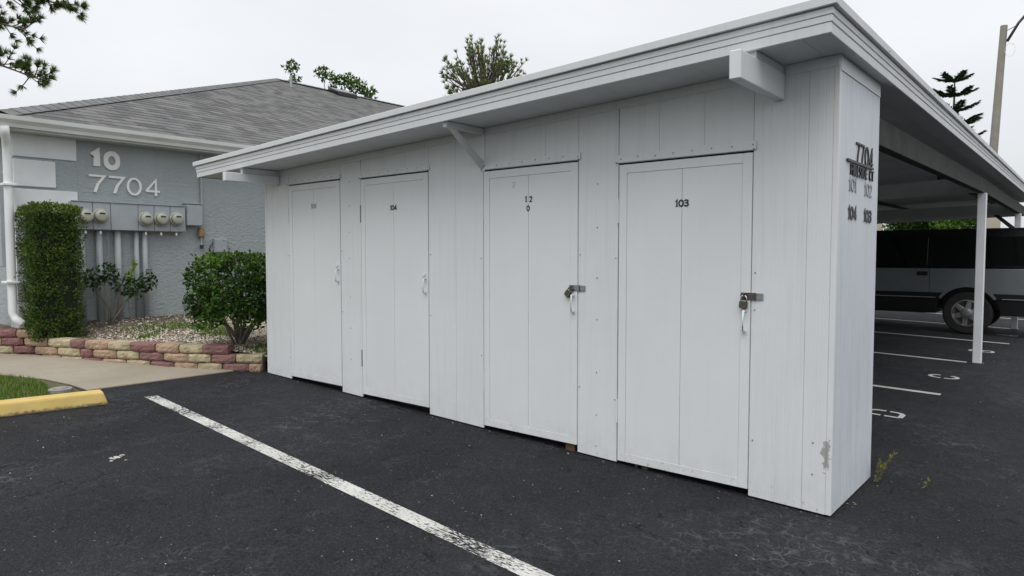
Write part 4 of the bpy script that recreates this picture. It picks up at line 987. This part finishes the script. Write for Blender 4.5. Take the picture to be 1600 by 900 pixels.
# small weeds at the locker corner
def weed(loc, hgt, n, label):
    root = empty('weed', loc, label, 'weed', 'weeds at the locker corner'); b = MB(); lf = MB()
    for k in range(n):
        a = random.uniform(-1.2, .9); ln_ = hgt * random.uniform(.5, 1.0); e = Vector(loc) + Vector((cos(a) * ln_ * .45, sin(a) * ln_ * .55, ln_ * .85)); p0 = Vector(loc) + Vector((random.uniform(-.012, .012), random.uniform(-.02, .02), 0)); m_ = p0.lerp(e, .5) + Vector((0, 0, ln_ * .10))
        b.tube([tuple(p0), tuple(m_), tuple(e)], [.0035, .0028, .0015], 5)
        for j in range(22): t = random.random(); p = p0.lerp(m_, t * 2) if t < .5 else m_.lerp(e, t * 2 - 1); leaf(lf, p, (rvec() + Vector((0, 0, .6))).normalized(), rvec(), random.uniform(.012, .034), random.uniform(.006, .011), min(1, max(0, random.gauss(.45, .25) + (.3 if t > .8 else 0))))
    b.build('stalks', M['leaf_sprig'] if False else 'grassy', root) if False else b.build('stalk', 'bark', root)
    lf.build('leaves', 'weed', root)
random.seed(15)
weed((.045, .845, gz(0) + .002), .24, 6, 'yellowish weed sprouting at the foot of the locker corner'); weed((.30, .93, gz(.3) + .002), .085, 1, 'tiny thin weed alone in the asphalt right of the corner')

# ------------------------------------------------------------------ parked two-door sport utility vehicle (nose towards -X)
def suv(xr, yn, z0):
    """xr: rear axle x, yn: near side y, z0: ground"""
    W_ = 1.93; root = empty('parked_suv', (xr - 1.2, yn + W_ / 2, z0), 'black and pewter two-door sport utility vehicle parked under the carport', 'car')
    WB = 2.83; xf = xr - WB; rear = xr + 1.17; front = xf - .86; R_ = .49; zc = .39
    def seg(z, xw): v = R_ * R_ - (z - zc) ** 2; return sqrt(v) if v > 0 else 0
    def band(name, za, zb_, mat, inset=0., xa=front, xb=rear):
        """side band with wheel-arch cut-outs, both sides; returns nothing"""
        runs = []
        if za < zc + R_ and zb_ <= zc + R_:
            runs = [(xa, None, xf), (xf, 1, xr), (xr, 1, xb)]
            polys = []
            K = 6; zs = [za + (zb_ - za) * k / K for k in range(K + 1)]
            polys.append([(xa, za)] + [(xf - seg(z, xf), z) for z in zs] + [(xa, zb_)])
            polys.append([(xf + seg(z, xf), z) for z in zs[::-1]] + [(xr - seg(z, xr), z) for z in zs])
            polys.append([(xr + seg(z, xr), z) for z in zs[::-1]] + [(xb, za), (xb, zb_)])
        else:
            pl = [(xa, za)]
            for xw in (xf, xr):
                w = seg(za, xw); a0 = math.asin(min(1, max(-1, (za - zc) / R_))); pl += [(xw - R_ * cos(a), zc + R_ * sin(a)) for a in [a0 + (pi - 2 * a0) * k / 14 for k in range(15)]]
            pl += [(xb, za), (xb, zb_), (xa, zb_)]; polys = [pl]
        for pl in polys:
            for (y0, y1) in ((yn + inset, yn + inset + .05), (yn + W_ - inset - .05, yn + W_ - inset)):
                MB().prism([(x, z + z0) for x, z in pl], 'y', y0, y1).build(name, mat, root, bevel=.006)
    band('lower_side', .37, .650, 'car_black', .03); band('side_moulding', .652, .748, 'car_black', .0); band('side_panel', .75, 1.20, 'car_silver', .012)
    # inner body (floor, hood, tail)
    MB().box(xf + .50, xr - .50, yn + .09, yn + W_ - .09, z0 + .36, z0 + 1.195).build('body_core', 'car_black', root, bevel=.01)
    MB().box(xr + .50, rear - .002, yn + .09, yn + W_ - .09, z0 + .45, z0 + 1.195).build('tail_core', 'car_black', root, bevel=.01)
    MB().box(xr - .499, xr + .499, yn + .30, yn + W_ - .30, z0 + .45, z0 + 1.195).build('rear_floor', 'car_black', root)
    MB().box(xf - .84, xf + .499, yn + .30, yn + W_ - .30, z0 + .40, z0 + 1.10).build('engine_bay', 'car_black', root)
    hood = MB().prism([(front + .02, z0 + 1.0), (front + .10, z0 + 1.10), (xf + .58, z0 + 1.205), (xf + .58, z0 + 1.12), (front + .02, z0 + .95)], 'y', yn + .065, yn + W_ - .065).build('hood', 'car_silver', root, bevel=.02)
    # bright line under the moulding and round the arches
    for (xa, xb) in ((xf + R_ + .0, xr - R_ + .0), (xr + R_, rear)):
        MB().box(xa + .03, xb, yn - .006, yn - .0005, z0 + .658, z0 + .672).build('bright_strip', 'trim', root)
    for xw in (xf, xr):
        b = MB(); a0 = math.asin((.65 - zc) / R_) - .0
        for k in range(17):
            a = a0 + (pi - 2 * a0) * k / 16
            for rr, yy in ((R_ - .012, yn - .004), (R_ + .035, yn - .004), (R_ + .035, yn + .03), (R_ - .012, yn + .03)): b.v.append((xw - rr * cos(a), yy, z0 + zc + rr * sin(a)))
        for k in range(16):
            for j in range(4): b.f.append((4 * k + j, 4 * k + (j + 1) % 4, 4 * k + 4 + (j + 1) % 4, 4 * k + 4 + j))
        b.f += [(0, 1, 2, 3), (67, 66, 65, 64)]; b.build('arch_moulding', 'car_silver' , root, smooth=False)
    # greenhouse
    zb_, zt = 1.203, 1.875; xw0, xw1 = xf + .52, xf + 1.12; xt1 = rear - .16; tum = .15
    def gh(x, z, side):   # half-width inset grows with height
        t = (z - zb_) / (zt - zb_); y = yn + .03 + tum * t; return y if side == 0 else 2 * (yn + W_ / 2) - y
    b = MB(); pr = [(xw0, zb_), (rear - .02, zb_), (xt1 + .05, zt - .10), (xt1, zt), (xw1 + .05, zt), (xw1 - .06, zt - .06)]
    for side in (0, 1):
        for (x, z) in pr: b.v.append((x, gh(x, z, side), z + z0))
    n = len(pr); b.f += [tuple(range(n)), tuple(range(n, 2 * n))[::-1]] + [(k, (k + 1) % n, n + (k + 1) % n, n + k) for k in range(n)]
    b.build('cabin', 'car_black', root, bevel=.03, seg=2)
    b = MB()
    for side in (0, 1):
        for (x, z) in ((xw1 - .02, zt - .01), (xt1 + .01, zt - .01), (xt1 - .05, zt + .055), (xw1 + .10, zt + .055)): b.v.append((x, gh(x, zt, side) + (.03 if side == 0 else -.03), z + z0))
    b.f += [(0, 1, 2, 3), (7, 6, 5, 4)] + [(k, (k + 1) % 4, 4 + (k + 1) % 4, 4 + k) for k in range(4)]; b.build('roof', 'car_black', root, bevel=.03, seg=2)
    dx = xr - .60
    for side in (0, 1):
        for nm, pl in (('side_window', [(xw0 + .20, zb_ + .05), (dx - .05, zb_ + .05), (dx - .05, zt - .10), (xw1 + .0, zt - .10)]), ('side_window', [(dx + .05, zb_ + .05), (rear - .17, zb_ + .05), (rear - .24, zt - .10), (dx + .05, zt - .10)])):
            b = MB(); s_ = -1 if side == 0 else 1
            for o_ in (.008, -.004):
                for (x, z) in pl: b.v.append((x, gh(x, z, side) + s_ * o_, z + z0))
            b.f += [(0, 1, 2, 3), (7, 6, 5, 4)] + [(k, (k + 1) % 4, 4 + (k + 1) % 4, 4 + k) for k in range(4)]; b.build(nm, 'car_glass', root, bevel=.003)
        # door seam, handle, mirror
        yy0, yy1 = (yn + .0095, yn + .0125) if side == 0 else (yn + W_ - .0125, yn + W_ - .0095)
        MB().box(dx - .004, dx + .004, yy0, yy1, z0 + .752, z0 + 1.198).build('door_seam', 'car_black', root)
        yy0, yy1 = (yn - .004, yn + .0115) if side == 0 else (yn + W_ - .0115, yn + W_ + .004)
        MB().box(dx - .205, dx - .025, yy0, yy1, z0 + 1.065, z0 + 1.140).build('door_handle', 'car_black', root, bevel=.008)
        yy0, yy1 = (yn - .20, yn - .0) if side == 0 else (yn + W_, yn + W_ + .20)
        MB().box(xw0 + .30, xw0 + .40, yy0, yy1, z0 + 1.22, z0 + 1.38).build('side_mirror', 'car_black', root, bevel=.03, seg=2)
    for nm, x0_, z0_, x1_, z1_ in (('windscreen', xw0 + .03, zb_ + .04, xw1 - .08, zt - .09), ('rear_window', rear - .03, zb_ + .06, xt1 + .06, zt - .13)):
        s_ = -1 if nm == 'windscreen' else 1; b = MB()
        for o_ in (.012, -.004):
            for (x, z) in ((x0_, z0_), (x1_, z1_)):
                for side in (0, 1): b.v.append((x + s_ * o_, gh(x, z, side) + (.08 if side == 0 else -.08), z + z0))
        b.f += [(0, 1, 3, 2), (4, 6, 7, 5), (0, 4, 5, 1), (2, 3, 7, 6), (0, 2, 6, 4), (1, 5, 7, 3)]; b.build(nm, 'car_glass', root)
    # bumpers, lamps, grille
    MB().box(rear - .05, rear + .13, yn + .02, yn + W_ - .02, z0 + .46, z0 + .66).build('rear_bumper', 'trim', root, bevel=.03, seg=2); MB().box(front - .12, front + .06, yn + .02, yn + W_ - .02, z0 + .42, z0 + .66).build('front_bumper', 'trim', root, bevel=.03, seg=2)
    for yy in (yn + .03, yn + W_ - .19): MB().box(rear + .0005, rear + .025, yy, yy + .16, z0 + .78, z0 + 1.16).build('tail_light', 'lens_red', root, bevel=.01); MB().box(front - .03, front + .02, yy, yy + .16 + .1 * (yy < yn + 1), z0 + .76, z0 + .97).build('headlight', 'lens_clear', root, bevel=.01)
    MB().box(front - .02, front + .02, yn + .36, yn + W_ - .36, z0 + .72, z0 + .98).build('grille', 'car_black', root, bevel=.01)
    # wheels
    def wheel(x, y, out):
        ty = MB().lathe([(.235, -.12), (.36, -.125), (.385, -.10), (.392, 0), (.385, .10), (.36, .125), (.235, .12)], (x, y, z0 + .392), 'y', 32, ring=True).build('tyre', 'rubber', root, smooth=False, bevel=.0)
        s_ = out
        rm = MB().lathe([(.245, s_ * .06), (.245, s_ * .124), (.225, s_ * .128), (.212, s_ * .10), (.20, s_ * .065)], (x, y, z0 + .392), 'y', 32, ring=True).build('rim', 'alloy', ty)
        b = MB()
        for k in range(6):
            a = 2 * pi * k / 6 + .35; u = Vector((cos(a), 0, sin(a))); t = Vector((-sin(a), 0, cos(a))); c = Vector((x, y, z0 + .392)); i = len(b.v)
            for rr, ww, oo in ((.07, .045, .122), (.222, .034, .112)):
                for sg, dp_ in ((-1, 0), (1, 0), (1, -.03), (-1, -.03)): b.v.append(tuple(c + u * rr + t * ww * sg + Vector((0, s_ * (oo + dp_), 0))))
            b.f += [(i, i + 1, i + 2, i + 3), (i + 7, i + 6, i + 5, i + 4)] + [(i + k2, i + (k2 + 1) % 4, i + 4 + (k2 + 1) % 4, i + 4 + k2) for k2 in range(4)]
        b.build('spokes', 'alloy', ty, bevel=.004)
        MB().lathe([(.095, s_ * .10), (.092, s_ * .135), (.06, s_ * .15), (.001, s_ * .153)], (x, y, z0 + .392), 'y', 24).build('wheel_cap', 'cap_grey', ty, smooth=True)
        MB().lathe([(.20, s_ * .02), (.20, s_ * .05)], (x, y, z0 + .392), 'y', 20).build('brake_drum', 'dark_steel', ty)
    for xw in (xf, xr): wheel(xw, yn + .15, -1); wheel(xw, yn + W_ - .15, 1)
    for xw in (xf, xr): MB().tube([(xw, yn + .3, z0 + .39), (xw, yn + W_ - .3, z0 + .39)], .045, 8).build('axle', 'car_black', root)
    return root
suv(-.675, 10.80, gz(-.675) - .001)

# ------------------------------------------------------------------ street lamp, signs
lp = (-1.95, 25.0, gz(-1.95) - .1); lamp = empty('street_lamp', lp, 'tall tan concrete street lamp pole with curved dark arm', 'street lamp')
tipp = Vector((-1.55, 25.0, 9.25))
MB().tube([lp, tuple(Vector(lp).lerp(tipp, .5)), tuple(tipp)], [.165, .135, .105], 14).build('pole', 'pole', lamp)
t0 = tipp + Vector((.10, 0, -.55))
arm = [tuple(t0), tuple(t0 + Vector((.30, -.02, .55))), tuple(t0 + Vector((.72, -.05, 1.05))), tuple(t0 + Vector((1.3, -.1, 1.35))), tuple(t0 + Vector((2.0, -.15, 1.45)))]
MB().tube(arm, .045, 8).build('arm', 'dark_metal', lamp, smooth=True); MB().tube([tuple(tipp + Vector((.09, 0, -.18))), tuple(t0 + Vector((.30, -.02, .50)))], .012, 6).build('stay', 'dark_metal', lamp)
hx = t0 + Vector((2.3, -.17, 1.44)); MB().box(hx.x - .32, hx.x + .32, hx.y - .13, hx.y + .13, hx.z - .07, hx.z + .07).build('lamp_head', 'dark_metal', lamp, bevel=.04)
MB().tube([tuple(t0 + Vector((.10, -.10, -.20)) + Vector((.14 * cos(a), 0, .22 * sin(a) - .12))) for a in [k * .42 + 1.5 for k in range(16)]], .006, 5).build('loose_cable', 'tag', lamp)
for (x, y, z, w, lab) in ((-.86, 16.6, 2.25, .28, 'small square beige sign right of the carport post'), (-3.49, 16.6, 2.19, .28, 'small square beige sign half hidden by the locker side wall')):
    sg = empty('parking_sign', (x, y, gz(x)), lab, 'sign', 'beige parking signs'); MB().box(x - w / 2, x + w / 2, y - .012, y, z - .16, z + .14).build('sign_panel', 'sign', sg, bevel=.004); MB().box(x - .03, x + .03, y + .001, y + .05, gz(x) - .05, z + .12).build('sign_post', 'pole', sg)

# ------------------------------------------------------------------ trees
def needles(b, p, d, n, L, w=.010, spread=.75):
    for k in range(n):
        u = (d + rvec() * spread).normalized(); s_ = u.cross(rvec()).normalized() * w; i = len(b.v); q = p + u * L * random.uniform(.7, 1.1)
        b.v += [tuple(p - s_), tuple(p + s_), tuple(q)]; b.f.append((i, i + 1, i + 2)); b.a.append(min(1, max(0, random.gauss(.42, .2))))
def pine(name, label, base, height, crown_c, crown_r, nl, seed, needle=.2, per=30, trunk_r=.16, w=.011, up=.35, fl=1.0, gapn=-.2):
    """trunk to the crown centre, limbs fanning out, tufts of needles at their ends"""
    random.seed(seed); root = empty(name, base, label, 'tree'); B0 = Vector(base); cc = Vector(crown_c)
    tr_top = cc + Vector((0, 0, crown_r[2] * .55)); mid = B0.lerp(tr_top, .55) + Vector((random.uniform(-.2, .2), random.uniform(-.2, .2), 0))
    MB().tube([base, tuple(B0.lerp(mid, .5)), tuple(mid), tuple(mid.lerp(tr_top, .6)), tuple(tr_top)], [trunk_r, trunk_r * .85, trunk_r * .7, trunk_r * .45, trunk_r * .15], 10).build('trunk', 'bark_pine', root, smooth=True)
    lim = MB(); nb = MB()
    for k in range(nl):
        u = rvec(); u.z = u.z * .9 + up * .3; u.normalize(); e = cc + Vector((u.x * crown_r[0], u.y * crown_r[1], u.z * crown_r[2])) * random.uniform(.62, 1.03)
        if mnoise.noise(e * 1.1 + Vector((seed, 0, 0))) < gapn: continue
        t = random.uniform(.0, .75); s0 = cc + Vector((0, 0, crown_r[2] * (-1.0 + t * 1.3))); s0 = s0 if s0.z < e.z else Vector((cc.x, cc.y, e.z - .15 * crown_r[2]))
        m_ = s0.lerp(e, .5) + Vector((0, 0, -.10 * (e - s0).length)) + rvec() * .08; rr = .018 + .016 * crown_r[0]
        lim.tube([tuple(s0), tuple(m_), tuple(e)], [rr, rr * .62, rr * .22], 5, cap=False); d = (e - m_).normalized()
        for j in range(4):
            p = m_.lerp(e, random.uniform(.45, 1.0)) + rvec() * .16 * crown_r[0] * .5; q = m_.lerp(e, .5); lim.tube([tuple(q), tuple(p)], [rr * .3, rr * .15], 4, cap=False); needles(nb, p, (d + Vector((0, 0, .5))).normalized(), per, needle * random.uniform(.75, 1.1), w)
        needles(nb, e, (d + Vector((0, 0, .4))).normalized(), per, needle, w)
    lim.build('limbs', 'bark_pine', root); nb.build('crown', 'needle_far', root); return root
# camera-independent positions, far behind the carport
pine('pine_tree', 'round-crowned pine tree rising behind the white carport roof', (-18.1, 16.9, -.2), 12, (-18.1, 16.9, 8.45), (1.85, 1.85, 1.85), 150, 31, needle=.20, per=22, w=.014, up=.9, gapn=-.42)
def broadleaf(name, label, base, clumps, seed, mat='leaf_far', cat='tree', L=(.10, .18), n=260, tr=.12, group=None, trunk=True):
    random.seed(seed); root = empty(name, base, label, cat, group); B0 = Vector(base); lv = MB(); lim = MB()
    hub = B0.lerp(sum((Vector(c[:3]) for c in clumps), Vector()) / len(clumps), .5)
    MB().tube([base, tuple(B0.lerp(hub, .5) + Vector((.05, .04, 0))), tuple(hub)], [tr, tr * .8, tr * .6], 8).build('trunk', 'bark', root, smooth=True)
    for (x, y, z, r) in clumps:
        c = Vector((x, y, z)); m_ = hub.lerp(c, .55) + rvec() * .12 + Vector((0, 0, -.1)); lim.tube([tuple(hub), tuple(m_), tuple(c)], [tr * .4, tr * .25, tr * .1], 6, cap=False)
        for k in range(int(r * 12)): q = c + rvec() * r * .9; lim.tube([tuple(c), tuple(q)], [tr * .08, tr * .03], 4, cap=False)
        for k in range(int(n * r * r * 4)):
            u = rvec(); p = c + Vector((u.x, u.y, u.z * .85)) * r * random.random() ** .35
            if mnoise.noise(p * 3.0 / max(.4, r)) < -.18: continue
            leaf(lv, p, (rvec() + Vector((0, 0, .1))).normalized(), (rvec() + Vector((0, 0, .9))).normalized(), random.uniform(*L), random.uniform(*L) * .55, min(1, max(0, random.gauss(.4, .2) + .2 * u.z)))
    lim.build('limbs', 'bark', root); lv.build('crown', mat, root); return root
broadleaf('leafy_tree', 'leafy tree with sparse tops showing over the grey shingled roof', (-24.6, 14.2, -.1), [(-25.94, 12.96, 9.62, .33), (-25.8, 13.03, 9.05, .3), (-24.87, 13.85, 9.38, .36), (-24.5, 14.1, 9.0, .36), (-24.1, 14.45, 9.0, .42), (-23.75, 14.75, 8.8, .45), (-23.4, 15.1, 8.45, .42), (-24.6, 14.2, 7.6, 1.0)], 33, L=(.12, .24), n=300)
# pine on the far left, limbs reaching into view
random.seed(35)
lp_ = (-19.4, -.6, -.1); lpine = empty('pine_tree', lp_, 'tall pine at the far left whose drooping limbs reach over the roof', 'tree')
MB().tube([lp_, (-19.3, -.65, 4), (-19.5, -.6, 8.5), (-19.5, -.6, 12.5), (-19.5, -.6, 15)], [.24, .2, .16, .11, .03], 10).build('trunk', 'bark_pine', lpine, smooth=True)
lim = MB(); nb = MB()
def limb(z, ang, ln_, rise, tufts, r0=.05):
    p0 = Vector((-19.5, -.6, z)); e = p0 + Vector((cos(ang) * ln_, sin(ang) * ln_, rise)); m_ = p0.lerp(e, .55) + Vector((0, 0, .12 * ln_))
    lim.tube([tuple(p0), tuple(m_), tuple(e)], [r0, r0 * .6, r0 * .25], 6, cap=False)
    for k in range(tufts):
        t = random.uniform(.35, 1.0); q = p0.lerp(m_, t / .55) if t < .55 else m_.lerp(e, (t - .55) / .45); d = (rvec() + Vector((cos(ang), sin(ang), .2)) * .7).normalized(); p = q + d * random.uniform(.12, .5)
        lim.tube([tuple(q), tuple(q.lerp(p, .5) + Vector((0, 0, -.02))), tuple(p)], [.014, .011, .007], 4, cap=False); needles(nb, p, (d + Vector((0, 0, .4))).normalized(), 60, .17, .008, .85)
        for j in range(2): p2 = q.lerp(p, random.uniform(.4, .9)); needles(nb, p2, (d + rvec() * .6).normalized(), 44, .15, .008, .85)
LIMBS = [(6.45, .52, 4.15, .40, 44), (6.45, .47, 3.0, -.12, 24), (5.55, .46, 3.35, -.30, 32), (7.6, .75, 3.3, .3, 20), (8.6, 2.6, 2.5, .0, 16), (9.5, 4.0, 2.8, .1, 18), (10.3, 5.3, 2.6, .2, 16), (12.0, 2.0, 2.4, .5, 18), (12.6, 3.5, 2.2, .6, 18), (13.0, 5.0, 2.0, .7, 16), (13.6, 1.2, 1.6, .8, 16), (14.4, 4, 1.0, .8, 14), (11.0, 6.0, 3.0, .2, 18)]
for l_ in LIMBS: limb(*l_)
lim.build('limbs', 'bark_pine', lpine); nb.build('crown', 'needle', lpine)
# norfolk pine behind the carport, tiers of upswept fronds
random.seed(37)
nbp = (-3.68, 30.4, -.15); nf = empty('norfolk_pine', nbp, 'dark tiered norfolk pine top rising above the carport roof edge', 'tree')
ntop = 9.0; MB().tube([nbp, (-3.68, 30.4, 5), (-3.68, 30.4, ntop)], [.16, .10, .02], 8).build('trunk', 'bark', nf)
fr = MB(); z = ntop - .25; k = 0
while z > 1.3:
    Lf = min(2.4, .66 + (ntop - z) * .16); nn = 6; ph = k * .55
    for j in range(nn):
        a = ph + j * 2 * pi / nn + random.uniform(-.12, .12); c0 = Vector((-3.68, 30.4, z)); ax = Vector((cos(a), sin(a), 0)); sd_ = Vector((-sin(a), cos(a), 0)); L_ = Lf * random.uniform(.88, 1.08)
        P = [c0 + ax * L_ * t + Vector((0, 0, L_ * (.05 * t + .30 * t * t - .02))) for t in [i / 6 for i in range(7)]]
        for i in range(6):
            wid = (.34 * (1 - abs(i / 6 - .45) * 1.25) + .05) * min(1.2, L_)
            for sgn in (-1, 1):
                for q_ in range(12):
                    p = P[i].lerp(P[i + 1], random.random()); d = (sd_ * sgn * .8 + ax * .7 + Vector((0, 0, .25)) + rvec() * .25).normalized(); leaf(fr, p, d, (Vector((0, 0, 1)) + rvec() * .3).normalized(), wid * random.uniform(.7, 1.2), .085, min(1, max(0, random.gauss(.4, .2))))
            leaf(fr, P[i], (P[i + 1] - P[i]).normalized(), Vector((0, 0, 1)), (P[i + 1] - P[i]).length * 1.4, .06, .3)
    z -= .62 + .012 * k; k += 1
fr.build('fronds', 'norfolk', nf)
# shrubs and small trees beyond the far end of the carport
for k, (x, y, r, zc_, lab) in enumerate(((-6.0, 24.6, 1.3, 2.5, 'rounded light green tree seen under the carport next to the locker wall'), (-4.1, 25.4, 1.3, 2.6, 'mid green bushy tree seen over the dark vehicle'), (-2.55, 25.0, 1.0, 2.45, 'dense green tree left of the carport post'), (-8.4, 25.2, 1.6, 2.7, 'wide green tree hidden behind the lockers'))):
    broadleaf('leafy_tree', lab, (x, y, -.1), [(x + random.uniform(-.5, .5) * r, y + random.uniform(-.4, .4) * r, zc_ + random.uniform(-.7, .55) * r, r * random.uniform(.5, .72)) for j in range(7)], 50 + k, L=(.10, .2), n=420, tr=.10, group='trees beyond the carport')
